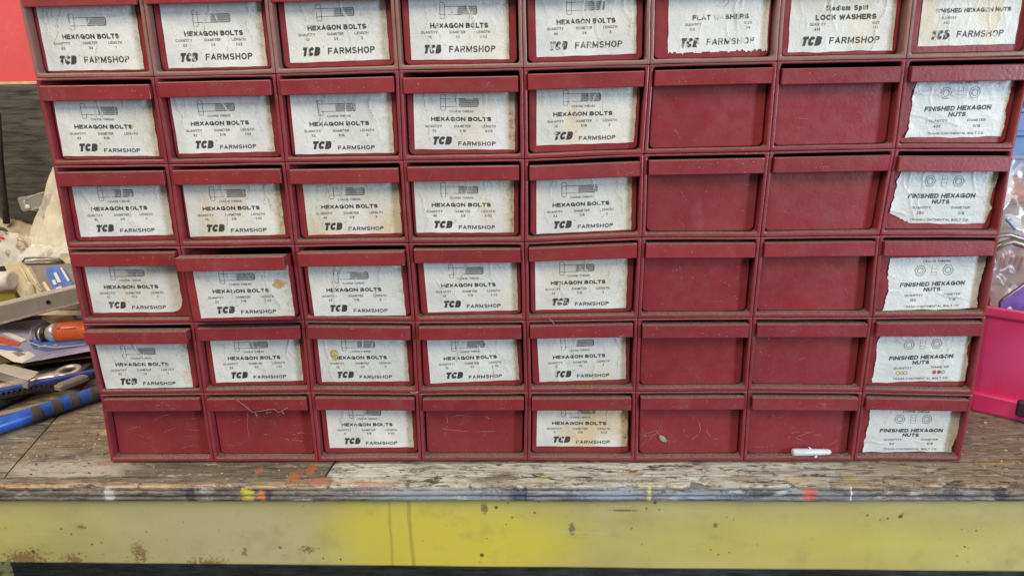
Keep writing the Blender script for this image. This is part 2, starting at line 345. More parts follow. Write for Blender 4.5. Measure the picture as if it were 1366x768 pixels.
def edge_mat():
    t = NT('painted_ply_edge'); p = t.pos; xs, ys, zs = t.sep(p)
    fine = t.noise(300, 7, 0.75, vec=t.scaled(p, (0.25, 1, 1.2)))
    stripe = t.noise(190, 6, 0.68, vec=t.scaled(p, (0.05, 0.2, 1)))
    greyb = t.mix(t.ramp(stripe, 0.35, 0.65), (0.06, 0.057, 0.058), (0.32, 0.33, 0.35))
    brown = t.mix(t.ramp(stripe, 0.35, 0.65), (0.08, 0.062, 0.048), (0.27, 0.22, 0.175))
    f = t.math('MULTIPLY', t.ramp(t.math('ABSOLUTE', t.math('SUBTRACT', xs, 0.05)), 0.55, 0.25), t.ramp(t.noise(5, 3), 0.3, 0.6))
    c = t.mix(t.math('MAXIMUM', f, t.ramp(t.noise(8, 3), 0.5, 0.7)), brown, greyb)
    c = t.mix(t.ramp(fine, 0.5, 0.62, 0, 0.85), c, (0.055, 0.048, 0.042))
    c = t.mix(t.ramp(t.noise(120, 8, 0.8, vec=t.scaled(p, (0.6, 1, 1), (5, 5, 5))), 0.56, 0.64, 0, 0.7), c, (0.20, 0.16, 0.12))
    c = t.mix(t.ramp(t.noise(95, 5, 0.7, vec=t.scaled(p, (0.3, 1, 1), (3, 3, 3))), 0.58, 0.66, 0, 0.8), c, (0.52, 0.50, 0.46))
    # chipped raw wood along the top arris
    top = t.math('MULTIPLY', t.ramp(zs, -0.006, 0.001), t.ramp(t.noise(14, 5, 0.6, vec=t.scaled(p, (0.5, 1, 1))), 0.46, 0.60))
    c = t.mix(top, c, t.mix(t.ramp(fine, 0.35, 0.6), (0.20, 0.12, 0.06), (0.58, 0.42, 0.24)))
    wt = t.math('MULTIPLY', t.ramp(zs, -0.005, 0.002), t.ramp(t.math('ABSOLUTE', t.math('SUBTRACT', xs, 0.07)), 0.36, 0.28))
    c = t.mix(t.math('MULTIPLY', wt, t.ramp(t.noise(50, 5, 0.65, vec=t.scaled(p, (0.35, 1, 1), (1, 1, 6))), 0.42, 0.54)), c, (0.50, 0.50, 0.45))
    Z = -0.012
    for (x, rx, rz, col, so) in ((-0.352, 0.010, 0.013, (0.62, 0.52, 0.06), .2), (-0.334, 0.008, 0.007, (0.75, 0.22, 0.04), .2), (-0.326, 0.006, 0.007, (0.02, 0.03, 0.09), .2),
                                 (-0.425, 0.008, 0.010, (0.03, 0.03, 0.04), .25), (-0.53, 0.008, 0.014, (0.62, 0.64, 0.62), .3), (-0.405, 0.012, 0.02, (0.42, 0.43, 0.40), .5),
                                 (-0.012, 0.015, 0.008, (0.018, 0.03, 0.10), .25), (-0.003, 0.003, 0.016, (0.018, 0.03, 0.09), .2), (-0.125, 0.09, 0.010, (0.34, 0.36, 0.41), .6),
                                 (0.150, 0.003, 0.022, (0.72, 0.62, 0.10), .25), (0.345, 0.011, 0.012, (0.62, 0.10, 0.06), .4), (0.395, 0.0012, 0.018, (0.85, 0.85, 0.82), .2),
                                 (0.573, 0.012, 0.009, (0.012, 0.014, 0.03), .25), (0.10, 0.05, 0.008, (0.32, 0.36, 0.44), .6), (0.515, 0.018, 0.006, (0.05, 0.035, 0.03), .3),
                                 (-0.40, 0.05, 0.004, (0.05, 0.045, 0.04), .4), (0.21, 0.06, 0.005, (0.30, 0.34, 0.42), .5)):
        c = t.mix(t.math('MULTIPLY', t.blob((x, EY, Z), (rx*.8, 1, rz), so+.1, 1.3, 320), .78), c, col)
    t.bump(t.math('ADD', stripe, fine), 0.8, 0.002)
    return t.out(c, t.ramp(fine, 0.3, 0.7, 0.30, 0.62))
def yellow_steel():
    t = NT('worn_yellow_paint'); p = t.pos; xs, ys, zs = t.sep(p)
    c = t.mix(t.ramp(t.noise(7, 4, vec=t.scaled(p, (1, 1, 2))), 0.3, 0.7), (0.44, 0.385, 0.15), (0.53, 0.475, 0.20))
    pale = t.math('MULTIPLY', t.ramp(xs, -0.25, -0.34), t.ramp(xs, -0.62, -0.42))
    c = t.mix(t.math('MULTIPLY', pale, 0.6), c, (0.50, 0.46, 0.27))
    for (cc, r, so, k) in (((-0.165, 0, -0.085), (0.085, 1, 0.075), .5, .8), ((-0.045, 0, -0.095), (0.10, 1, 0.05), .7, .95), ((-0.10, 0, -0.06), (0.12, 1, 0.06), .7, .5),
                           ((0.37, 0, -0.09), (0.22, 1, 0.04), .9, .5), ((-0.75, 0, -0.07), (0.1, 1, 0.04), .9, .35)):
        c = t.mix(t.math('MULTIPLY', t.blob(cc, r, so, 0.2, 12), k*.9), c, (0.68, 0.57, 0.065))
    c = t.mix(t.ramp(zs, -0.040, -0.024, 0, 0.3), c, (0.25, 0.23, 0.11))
    c = t.mix(t.ramp(t.noise(30, 5, 0.6), 0.5, 0.75, 0, 0.35), c, (0.30, 0.26, 0.13))
    # runs of dirt
    for x, w, k in ((-0.176, 0.0024, .28), (-0.150, 0.0036, .36)):
        xx = t.math('MULTIPLY_ADD', t.math('SUBTRACT', t.noise(14, 3), 0.5), 0.012, xs)
        c = t.mix(t.math('MULTIPLY', t.ramp(t.math('ABSOLUTE', t.math('SUBTRACT', xx, x)), w, w*0.4), k), c, (0.12, 0.105, 0.05))
    # rust
    low = t.ramp(zs, -0.080, -0.112)
    leftm = t.ramp(xs, -0.32, -0.42)
    rm = t.math('MULTIPLY', t.math('MULTIPLY', low, leftm), t.ramp(t.noise(150, 7, 0.78, vec=t.scaled(p, (0.6, 1, 1))), 0.57, 0.64, 0, .9))
    c = t.mix(rm, c, t.mix(t.ramp(t.noise(260, 3), 0.4, 0.6), (0.10, 0.035, 0.015), (0.36, 0.17, 0.05)))
    for (cc, r) in (((-0.665, 0, -0.109), (0.022, 1, 0.010)), ((-0.60, 0, -0.113), (0.012, 1, 0.008)), ((-0.42, 0, -0.1185), (0.020, 1, 0.008)), ((-0.51, 0, -0.10), (0.008, 1, 0.012)),
                    ((-0.37, 0, -0.10), (0.003, 1, 0.006)), ((-0.58, 0, -0.062), (0.005, 1, 0.003)), ((-0.285, 0, -0.095), (0.008, 1, 0.004))):
        c = t.mix(t.math('MULTIPLY', t.blob(cc, r, 0.35, 2.4, 330), 0.75), c, (0.20, 0.10, 0.035))
    edge = t.math('MULTIPLY', t.math('MULTIPLY', leftm, t.ramp(zs, -0.1185, -0.1225)), t.ramp(t.noise(70, 4), 0.48, 0.62))
    c = t.mix(edge, c, (0.25, 0.15, 0.06))
    spk = t.math('MULTIPLY', t.ramp(t.voro(62, vec=t.scaled(p, (1, 0.2, 1))), 0.12, 0.07), t.ramp(t.noise(9, 2), 0.42, 0.6, 0, .85))
    c = t.mix(spk, c, (0.10, 0.07, 0.03))
    spk = t.math('MULTIPLY', t.ramp(t.voro(24, vec=t.scaled(p, (1, 0.2, 1), (3, 0, 5))), 0.085, 0.05), t.ramp(t.noise(6, 2), 0.4, 0.55, 0, .85))
    c = t.mix(spk, c, (0.06, 0.045, 0.03))
    for (cc, r) in (((0.055, 0, -0.064), (0.005, 1, 0.010)), ((-0.055, 0, -0.034), (0.005, 1, 0.009)), ((0.235, 0, -0.058), (0.004, 1, 0.004)), ((0.12, 0, -0.037), (0.02, 1, 0.002))):
        c = t.mix(t.math('MULTIPLY', t.blob(cc, tuple(q*.8 for q in r), 0.4, 1.2, 300), 0.7), c, (0.10, 0.08, 0.05))
    sc = t.ramp(t.noise(200, 2, 0.5, vec=t.scaled(p, (0.02, 1, 0.9)), dist=0.3), 0.71, 0.74, 0, 0.5)
    c = t.mix(sc, c, (0.55, 0.50, 0.33))
    t.bump(t.math('ADD', t.noise(38, 4), t.math('MULTIPLY', t.noise(300, 3), 0.15)), 0.22, 0.0015)
    return t.out(c, t.ramp(t.noise(25, 4), 0.3, 0.7, 0.36, 0.52))

bench = empty('workbench', (0, 0.3, -0.90), 'worn wooden workbench top on a yellow painted steel frame under the red cabinet', 'workbench')
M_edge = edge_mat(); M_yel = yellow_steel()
def hnoise(x, y, s, seed=0.0): return mnoise.noise(Vector((x*s, y*s, seed)))
def plank(name, xa, xb, ya, yb, m, nx, ny):
    """worn board with uneven top; xa/xb are functions of y"""
    v = []; f = []
    for j in range(ny+1):
        y = ya+(yb-ya)*j/ny
        for i in range(nx+1):
            x = xa(y)+(xb(y)-xa(y))*i/nx
            z = 0.0004*hnoise(x*0.3, y, 90)+0.0003*hnoise(x*0.2, y, 260, 3)
            if i in (0, nx): z -= 0.0012
            if j in (0, ny): z -= 0.0010
            v.append((x, y, z-0.0007))
    for j in range(ny):
        for i in range(nx):
            a = j*(nx+1)+i; f.append((a, a+1, a+nx+2, a+nx+1))
    # skirt down the outline
    loop = [i for i in range(nx+1)]+[j*(nx+1)+nx for j in range(1, ny+1)]+[ny*(nx+1)+i for i in range(nx-1, -1, -1)]+[j*(nx+1) for j in range(ny-1, 0, -1)]
    b0 = len(v)
    for k in loop: v.append((v[k][0], v[k][1], -0.024))
    n = len(loop)
    for k in range(n): f.append((loop[k], b0+k, b0+(k+1) % n, loop[(k+1) % n]))
    f.append(tuple(b0+k for k in range(n-1, -1, -1)))
    return obj(name, (v, f), m, bench)
NY0 = -0.0335
seam = lambda y: -0.6845-0.285*(y+0.033)
plank('board', lambda y: -1.75, lambda y: seam(y)-0.0010, NY0+.0008, 0.63, bench_top_mat('bench_wood_far_left', 'left'), 160, 90)
plank('board', lambda y: seam(y)+0.0012, lambda y: -0.262+0.06*(y+.03), NY0+.0008, 0.63, bench_top_mat('bench_wood_left', 'left'), 160, 90)
plank('board', lambda y: -0.2595+0.06*(y+.03), lambda y: 0.95, NY0+.0008, 0.0005, bench_top_mat('bench_wood_whitewashed', 'white'), 500, 14)
plank('board', lambda y: -0.2595+0.06*(y+.03), lambda y: 1.75, 0.0022, 0.63, bench_top_mat('bench_wood_tan', 'tan'), 300, 90)
plank('board', lambda y: 0.952, lambda y: 1.75, NY0+.0008, 0.0005, bench_top_mat('bench_wood_end', 'tan'), 60, 10)
# front nosing: laminated edge with three plies, chipped top arris
prof = [(0.0, -0.0215), (-0.0012, -0.0205), (-0.0024, -0.0185), (-0.0026, -0.0160), (-0.0016, -0.0142), (-0.0008, -0.0138), (-0.0018, -0.0132), (-0.0028, -0.0110),
        (-0.0027, -0.0085), (-0.0016, -0.0068), (-0.0010, -0.0064), (-0.0016, -0.0056), (-0.0018, -0.0035), (-0.0012, -0.0014), (0.0002, -0.0004), (0.0024, 0.0),
        (0.006, 0.0001), (0.010, 0.0), (0.014, 0.0), (0.018, 0.0), (0.0215, -0.0002), (0.0228, -0.0012)]
v = []; f = []; NX = 1100; NP = len(prof)
for i in range(NX+1):
    x = -1.75+3.5*i/NX
    for k, (dy, z) in enumerate(prof):
        chip = max(0, hnoise(x, 0.3, 26, 1)-0.10)*1.1+max(0, hnoise(x, 0.7, 90, 2)-0.15)*0.9+max(0, hnoise(x, 0.9, 240, 4)-0.1)*0.5
        w = max(0, 1-abs(k-14)/6)
        yy = EY-0.0*x+dy+w*chip*0.016+0.0006*hnoise(x, z*4, 70, 5)+0.0004*hnoise(x*0.6, z*8, 240, 6)
        zz = z-w*chip*0.006+(0.0006*hnoise(x*0.4, k*0.9, 30, 8) if k > 12 else 0.0009*hnoise(x*0.3, k*0.2, 25, 9))
        v.append((x, yy, zz))
for i in range(NX):
    for k in range(NP-1):
        a = i*NP+k; f.append((a, a+NP, a+NP+1, a+1))
obj('edge_strip', (v, f, [1 if (i % (NP-1)) >= 13 else 0 for i in range(len(f))]), [M_edge, bench_top_mat('bench_nosing_top', 'nose')], bench, smooth=True)
flat_box('edge_core', (0, EY+0.0125, -0.0125), (3.49, 0.0195, 0.019), M_edge, bench, 0)
# yellow steel rail: vertical web, rolled bottom flange
bm = bmesh.new(); AY = EY+0.0035
pr = [(0, -0.0225), (0, -0.1195), (0.0008, -0.1215), (0.0024, -0.1230), (0.005, -0.1236), (0.040, -0.1236), (0.040, -0.1206), (0.006, -0.1206), (0.0035, -0.1185), (0.0035, -0.0225)]
rows = []
for i in range(121):
    x = -1.75+3.5*i/120
    rows.append([bm.verts.new((x, AY+dy+0.0006*hnoise(x, z, 6), z-(0.0068*x if k > 0 and k < 9 else 0)+0.0005*hnoise(x, 0, 9))) if k not in (0, 9) else bm.verts.new((x, AY+dy, z)) for k, (dy, z) in enumerate(pr)])
for a, b in zip(rows, rows[1:]):
    for k in range(len(pr)): bm.faces.new((a[k], b[k], b[(k+1) % len(pr)], a[(k+1) % len(pr)]))
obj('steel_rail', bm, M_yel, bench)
for lx in (-1.3, 1.3):
    for ly in (0.0, 0.55):
        flat_box('leg', (lx, ly, -0.51), (0.05, 0.05, 0.78), M_yel, bench)
flat_box('back_rail', (0, 0.60, -0.07), (3.4, 0.004, 0.09), M_yel, bench)
# ---------------------------------------------------------------- the red cabinet: 48 moulded bins in 6 rows of 8
CW, CH = 140.0, 98.893
def junction(c, r):
    """front corner (mm) of column line c (0..8), row line r (0 = bench, 6 = top)"""
    if (c, r) in JUNCTION: return JUNCTION[(c, r)]
    if (c, r) == (1, 0): return (-420.5, 1.2)
    if (c, r) == (8, 5): return (559.0, 495.6)
    return ((c-4)*CW, r*CH+0.6)
def zfix(p, r): return (p[0], max(p[1], 1.0) if r == 0 else p[1])
class Cell:
    def __init__(s, row, col):
        s.row, s.col = row, col; r = 6-row
        s.bl, s.br = zfix(junction(col-1, r), r), zfix(junction(col, r), r)
        s.tl, s.tr = junction(col-1, r+1), junction(col, r+1)
        s.origin = (s.bl[0]/1000, 0, s.bl[1]/1000)
    def arr(s, a):
        """n x 3 array of (x mm, y mm back, z mm) in the bin's own frame -> world metres"""
        a = np.asarray(a, float); u = a[:, 0]/CW; v = a[:, 2]/CH
        o = np.empty_like(a)
        for k, i in ((0, 0), (2, 1)):
            o[:, k] = (s.bl[i]*(1-u)+s.br[i]*u)*(1-v)+(s.tl[i]*(1-u)+s.tr[i]*u)*v
        o[:, 1] = a[:, 1]
        return o/1000.0
M_red = plastic('red_bin_plastic', (0.235, 0.027, 0.033))
M_drawer = plastic('red_drawer_plastic', (0.245, 0.023, 0.029), edge=False)
M_faded = plastic('faded_red_bin_plastic', (0.25, 0.05, 0.05), faded=0.8)
M_scuff = simple('pale_scuff', (0.46, 0.22, 0.20), 0.7, 0.2)
M_lint = simple('lint', (0.42, 0.35, 0.29), 0.9, 0.2)

cab = empty('parts_cabinet', (0, 0.12, 0.001), 'dusty dark red plastic parts cabinet of eight by six small bolt drawers on the workbench', 'parts cabinet')
rng = random.Random(7)

def rring(x0, x1, z0, z1, r, y, n=4, m=7):
    """rounded rectangle ring, fixed point count"""
    P = []
    r = max(r, 0.05)
    for (cx, cz, a0, nx) in ((x1-r, z0+r, -90, 'r'), (x1-r, z1-r, 0, 't'), (x0+r, z1-r, 90, 'l'), (x0+r, z0+r, 180, 'b')):
        for k in range(n):
            a = math.radians(a0+90*k/(n-1)); P.append((cx+r*math.cos(a), y, cz+r*math.sin(a)))
    # add subdivisions on the four straights
    Q = []
    for i in range(4):
        seg = P[i*n:(i+1)*n]; nxt = P[((i+1) % 4)*n]; Q += seg
        a, b = seg[-1], nxt
        for k in range(1, m): Q.append((a[0]+(b[0]-a[0])*k/m, y, a[2]+(b[2]-a[2])*k/m))
    return Q
def strips(rings, close=False):
    n = len(rings[0]); f = []
    for i in range(len(rings)-1):
        for k in range(n):
            a = i*n+k; b = i*n+(k+1) % n; f.append((a, b, b+n, a+n))
    return f
BT, TT, ST = 5.4, 2.8, 4.3           # wall thickness: bottom, top, sides
def shell(cell):
    g = 0.25; x0, x1, z0, z1 = g, CW-g, g, CH-g
    def ring(t, y, r):               # t: 0 outer .. 1 inner
        return rring(x0+t*(ST-g), x1-t*(ST-g), z0+t*(BT-g), z1-t*(TT-g), r, y)
    R = [ring(0, 250, 1.0), ring(0, 1.3, 1.0), ring(0.10, 0.35, 1.2), ring(0.3, 0, 1.5), ring(0.68, 0, 2.2), ring(0.90, 0.4, 2.6), ring(1, 1.6, 3.0), ring(1, 249, 3.0)]
    v = [p for r in R for p in r]; f = strips(R); n = len(R[0])
    # wavy, slightly bowed walls
    sd = cell.row*17.3+cell.col*5.1
    v = [(x+0.35*mnoise.noise(Vector((x*.02, z*.03, sd))), y+0.5*mnoise.noise(Vector((x*.015, z*.02, sd+9))), z+0.55*mnoise.noise(Vector((x*.02, sd, z*.004)))*(0 if cell.row == 6 and z < 3 else 1)) for x, y, z in v]
    f = [q[::-1] for q in f]
    f.append(tuple((len(R)-1)*n+k for k in range(n))); f.append(tuple(k for k in range(n-1, -1, -1)))
    return cell.arr(v), f
def drawer_body(cell, dx, dz, dy):
    """recessed front panel with round lower corners, and the tray behind it"""
    xa, xb, za, zb = ST+2.0+dx, CW-ST-2.2+dx, BT+0.5, 91.5
    def outline(i, y, top):
        r = 6.5-i*0.7; P = [(xa+i, y, top)]
        for k in range(7):
            a = math.radians(180+90*k/6); P.append((xa+i+r+r*math.cos(a), y, za+i+r+r*math.sin(a)))
        for k in range(7):
            a = math.radians(270+90*k/6); P.append((xb-i-r+r*math.cos(a), y, za+i+r+r*math.sin(a)))
        P.append((xb-i, y, top)); return P
    top = zb+dz
    R = [outline(1.0, 10.5+dy, top), outline(0.3, 10.8+dy, top), outline(0, 11.6+dy, top), outline(0.8, 215+dy, top), outline(2.6, 213+dy, top), outline(1.8, 13.5+dy, top)]
    v = [p for r in R for p in r]; n = len(R[0]); f = []
    f.append(tuple(range(n)))                                      # front face
    for i in range(len(R)-1):
        for k in range(n-1):
            a = i*n+k; f.append((a, a+n, a+n+1, a+1))
    f.append(tuple(3*n+k for k in range(n-1, -1, -1)))             # tray back
    f.append(tuple(5*n+k for k in range(n)))                       # inner face of the front
    f.append((0, n-1, 2*n-1, n)); f.append((n, 2*n-1, 3*n-1, 2*n)); f.append((2*n, 3*n-1, 6*n-1, 5*n))
    mi = [0]*len(f)
    return v, f, mi
def lip(dx, z0, z1, dy, tilt):
    """pull: an upside-down L, skirt in front and plate back to the panel, bevelled"""
    xa, xb = ST+1.2+dx, CW-ST-1.3+dx
    P = [(10.6, z1-0.6), (10.6, z1), (-2.0, z1), (-3.1, z1-0.25), (-3.5, z1-1.1), (-3.5+tilt, z0+0.8), (-3.2+tilt, z0+0.15), (-2.6+tilt, z0), (-1.5+tilt, z0+0.1), (-1.1+tilt, z0+0.7), (-1.0, z1-3.2), (0.0, z1-2.2), (10.6, z1-2.2)]
    xs = [xa, xa+0.35, xa+1.2] + [xa+(xb-xa)*k/8 for k in range(1, 8)] + [xb-1.2, xb-0.35, xb]
    v = []; f = []
    cy = -1.2; cz = z1-3
    for i, x in enumerate(xs):
        s = 0.86 if i in (0, len(xs)-1) else 1.0
        for y, z in P:
            yy = y; zz = z
            if s < 1 and y < 8: yy = y+(0.35 if y < -2 else 0); zz = z+(0.3 if z < z0+2 else -0.3 if z > z1-1 else 0)
            v.append((x, yy+dy, zz))
    n = len(P)
    for i in range(len(xs)-1):
        for k in range(n):
            a = i*n+k; b = i*n+(k+1) % n; f.append((a, b, b+n, a+n))
    f.append(tuple(range(n-1, -1, -1))); f.append(tuple((len(xs)-1)*n+k for k in range(n)))
    # closed ends under the plate
    for x in (xa+0.1, xb-1.3):
        b = len(v); w = 1.2
        for yy, zz in ((-2.5, z0+1), (10.6, z0+6), (10.6, z1-1), (-2.5, z1-1)):
            v.append((x, yy+dy+.2, zz)); v.append((x+w, yy+dy+.2, zz))
        f += [(b, b+2, b+4, b+6), (b+1, b+7, b+5, b+3), (b, b+1, b+3, b+2), (b+2, b+3, b+5, b+4), (b+4, b+5, b+7, b+6), (b+6, b+7, b+1, b)]
    return v, f
def ribbon(V, F, pts, w, y):
    """thin flat line lying in the x-z plane at depth y (mm)"""
    n = len(pts); b = len(V)
    for i, (x, z) in enumerate(pts):
        a = pts[max(i-1, 0)]; c = pts[min(i+1, n-1)]; dx, dz = c[0]-a[0], c[1]-a[1]; l = math.hypot(dx, dz) or 1
        nx, nz = -dz/l*w/2, dx/l*w/2
        V.append((x-nx, y, z-nz)); V.append((x+nx, y, z+nz))
    for i in range(n-1): F.append((b+2*i, b+2*i+2, b+2*i+3, b+2*i+1))
def scuffs(kind, rg):
    V = []; F = []
    def arc(x, z, l, a, bend, w):
        pts = []
        for k in range(9):
            s = (k/8-.5)*l; pts.append((x+s*math.cos(a)-bend*(k/8-.5)**2*l*math.sin(a)+rg.uniform(-.3, .3), z+s*math.sin(a)+bend*(k/8-.5)**2*l*math.cos(a)+rg.uniform(-.25, .25)))
        for i in range(8):
            if rg.random() < 0.75: ribbon(V, F, pts[i:i+2], w*rg.uniform(.4, 1.2), 0)
    if kind == 'heavy':
        for _ in range(9): arc(rg.uniform(20, 120), rg.uniform(14, 62), rg.uniform(8, 26), rg.gauss(0.05, .25), rg.uniform(-.6, .6), 0.38)
    if kind == 'hook':
        arc(62, 38, 70, -0.06, .15, .5); arc(34, 46, 34, 1.45, .3, .5); arc(50, 62, 34, .1, -.5, .4); arc(88, 58, 9, -.6, 0, 1.1)
        for _ in range(4): arc(rg.uniform(20, 120), rg.uniform(14, 60), rg.uniform(4, 12), rg.gauss(0, .5), 0, .35)
    if kind == 'loop':
        arc(84, 36, 34, 1.2, 1.2, .45); arc(96, 34, 26, -1.0, .9, .45); arc(70, 30, 22, -.5, 1.3, .35)
        for _ in range(6): arc(rg.uniform(14, 60), rg.uniform(14, 40), rg.uniform(4, 12), rg.uniform(-1, 1), 1, .3)
    if kind == 'light':
        for _ in range(rg.randint(1, 4)): arc(rg.uniform(15, 125), rg.uniform(14, 66), rg.uniform(3, 15), rg.uniform(-1.2, .6), rg.uniform(-.5, .5), .28)
        for _ in range(5):
            x, z = rg.uniform(12, 128), rg.uniform(12, 70); ribbon(V, F, [(x, z), (x+rg.uniform(.4, 1.1), z+rg.uniform(-.3, .3))], rg.uniform(.4, .9), 0)
    return V, F
def lip_marks(rg, z0, z1):
    V = []; F = []
    for _ in range(rg.randint(1, 4)):
        x, z = rg.uniform(14, 126), rg.uniform(z0+3, z1-4); r = rg.uniform(1.2, 3); a0 = rg.uniform(0, 6)
        ribbon(V, F, [(x+r*1.4*math.cos(a0+k*.4), z+r*.8*math.sin(a0+k*.4)) for k in range(rg.randint(3, 7))], rg.uniform(.2, .45), 0)
    for _ in range(rg.randint(2, 5)):
        x, z = rg.uniform(12, 128), rg.uniform(z0+2, z1-2); ribbon(V, F, [(x, z), (x+rg.uniform(.4, 1.2), z+rg.uniform(-.5, .5))], rg.uniform(.4, .9), 0)
    return V, F
DZ = {}; DY = {}
def merge(parts):
    V = []; F = []; MI = []
    for v, f, m in parts:
        b = len(V); V += list(v); F += [tuple(i+b for i in q) for q in f]; MI += ([m]*len(f) if isinstance(m, int) else list(m))
    return V, F, MI

# ---------------------------------------------------------------- printed paper labels
def ink_mat(name, col, lo, hi):
    t = NT(name); p = t.pos
    er = t.attr('erode')
    n = t.noise(260, 5, 0.7); n2 = t.noise(60, 4, 0.6, vec=t.scaled(p, (1, 1, 0.45)))
    f = t.ramp(t.math('ADD', t.math('MULTIPLY', n, 0.55), t.math('MULTIPLY', n2, 0.45)), 0.60, 0.68)
    f = t.math('MULTIPLY', f, 1.0)
    th = t.math('SUBTRACT', t.math('ADD', t.math('MULTIPLY', n, 0.55), t.math('MULTIPLY', n2, 0.45)), t.math('MULTIPLY', er, 0.22))
    keep = t.ramp(th, 0.26, 0.36)
    cr = t.ramp(t.gattr('crease'), 0.35, 0.8, 1, 0.0)
    keep = t.math('MULTIPLY', keep, cr)
    c = t.mix(t.math('MULTIPLY', keep, hi), (0.60, 0.60, 0.55), col)
    return t.out(c, 0.5)
def paper_mat():
    t = NT('label_paper'); p = t.pos; o = t.objc(); xs, ys, zs = t.sep(o)   # object space, metres
    c = t.mix(t.ramp(t.noise(14, 4), 0.3, 0.7), (0.60, 0.62, 0.61), (0.74, 0.755, 0.745))
    yel = t.attr('yellow')
    yn = t.ramp(t.noise(22, 4, 0.55, vec=t.scaled(p, (1, 1, 0.45))), 0.42, 0.66)
    c = t.mix(t.math('MULTIPLY', yn, yel), c, (0.62, 0.47, 0.24))
    c = t.mix(t.math('MULTIPLY', yel, 0.22), c, (0.64, 0.56, 0.36))
    # brown right edge: shadow of the bin divider painted into the paper colour
    sr = t.attr('edge_shade')
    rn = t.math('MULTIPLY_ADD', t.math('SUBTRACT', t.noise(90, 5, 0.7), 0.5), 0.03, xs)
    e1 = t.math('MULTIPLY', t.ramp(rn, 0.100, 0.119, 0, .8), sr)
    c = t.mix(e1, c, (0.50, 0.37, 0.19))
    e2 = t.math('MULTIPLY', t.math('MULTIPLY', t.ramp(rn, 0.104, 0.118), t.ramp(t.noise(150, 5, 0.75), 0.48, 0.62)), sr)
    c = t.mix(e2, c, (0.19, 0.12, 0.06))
    # grey grime speckle, denser near the top and the right
    up = t.ramp(zs, 0.028, 0.066, 0.02, 0.13)
    rt = t.ramp(xs, 0.06, 0.115, 0.0, 0.07)
    gm = t.math('ADD', t.noise(330, 5, 0.75), t.math('ADD', up, rt))
    gm = t.math('MULTIPLY', t.ramp(gm, 0.66, 0.80), t.ramp(t.noise(20, 3), 0.3, 0.6, 0.25, 1))
    c = t.mix(t.math('MULTIPLY', gm, 0.55), c, (0.25, 0.25, 0.25))
    sp = t.math('MULTIPLY', t.ramp(t.voro(210), 0.09, 0.05), t.ramp(t.noise(30, 2), 0.5, 0.62, 0, 0.8))
    c = t.mix(sp, c, (0.13, 0.11, 0.09))
    # dirt caught in creases
    cr = t.gattr('crease')
    c = t.mix(t.math('MULTIPLY', t.ramp(cr, 0.2, 0.9), t.ramp(t.noise(35, 3), 0.3, 0.7, 0.15, 0.9)), c, (0.33, 0.25, 0.16))
    t.bump(t.math('ADD', t.noise(380, 4, 0.6), t.math('MULTIPLY', t.noise(70, 4, 0.6), 3)), 0.45, 0.0009)
    return t.out(c, 0.42)
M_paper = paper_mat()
M_ink = ink_mat('black_print', (0.022, 0.024, 0.024), 0, 0.96)
M_ink2 = ink_mat('thin_grey_print', (0.025, 0.027, 0.026), 0, 0.95)
M_rust = simple('rust_ring_stain', (0.30, 0.10, 0.05), 0.7, 0.35, 200)
M_tan = simple('tan_spot_stain', (0.50, 0.36, 0.18), 0.7, 0.25, 200)

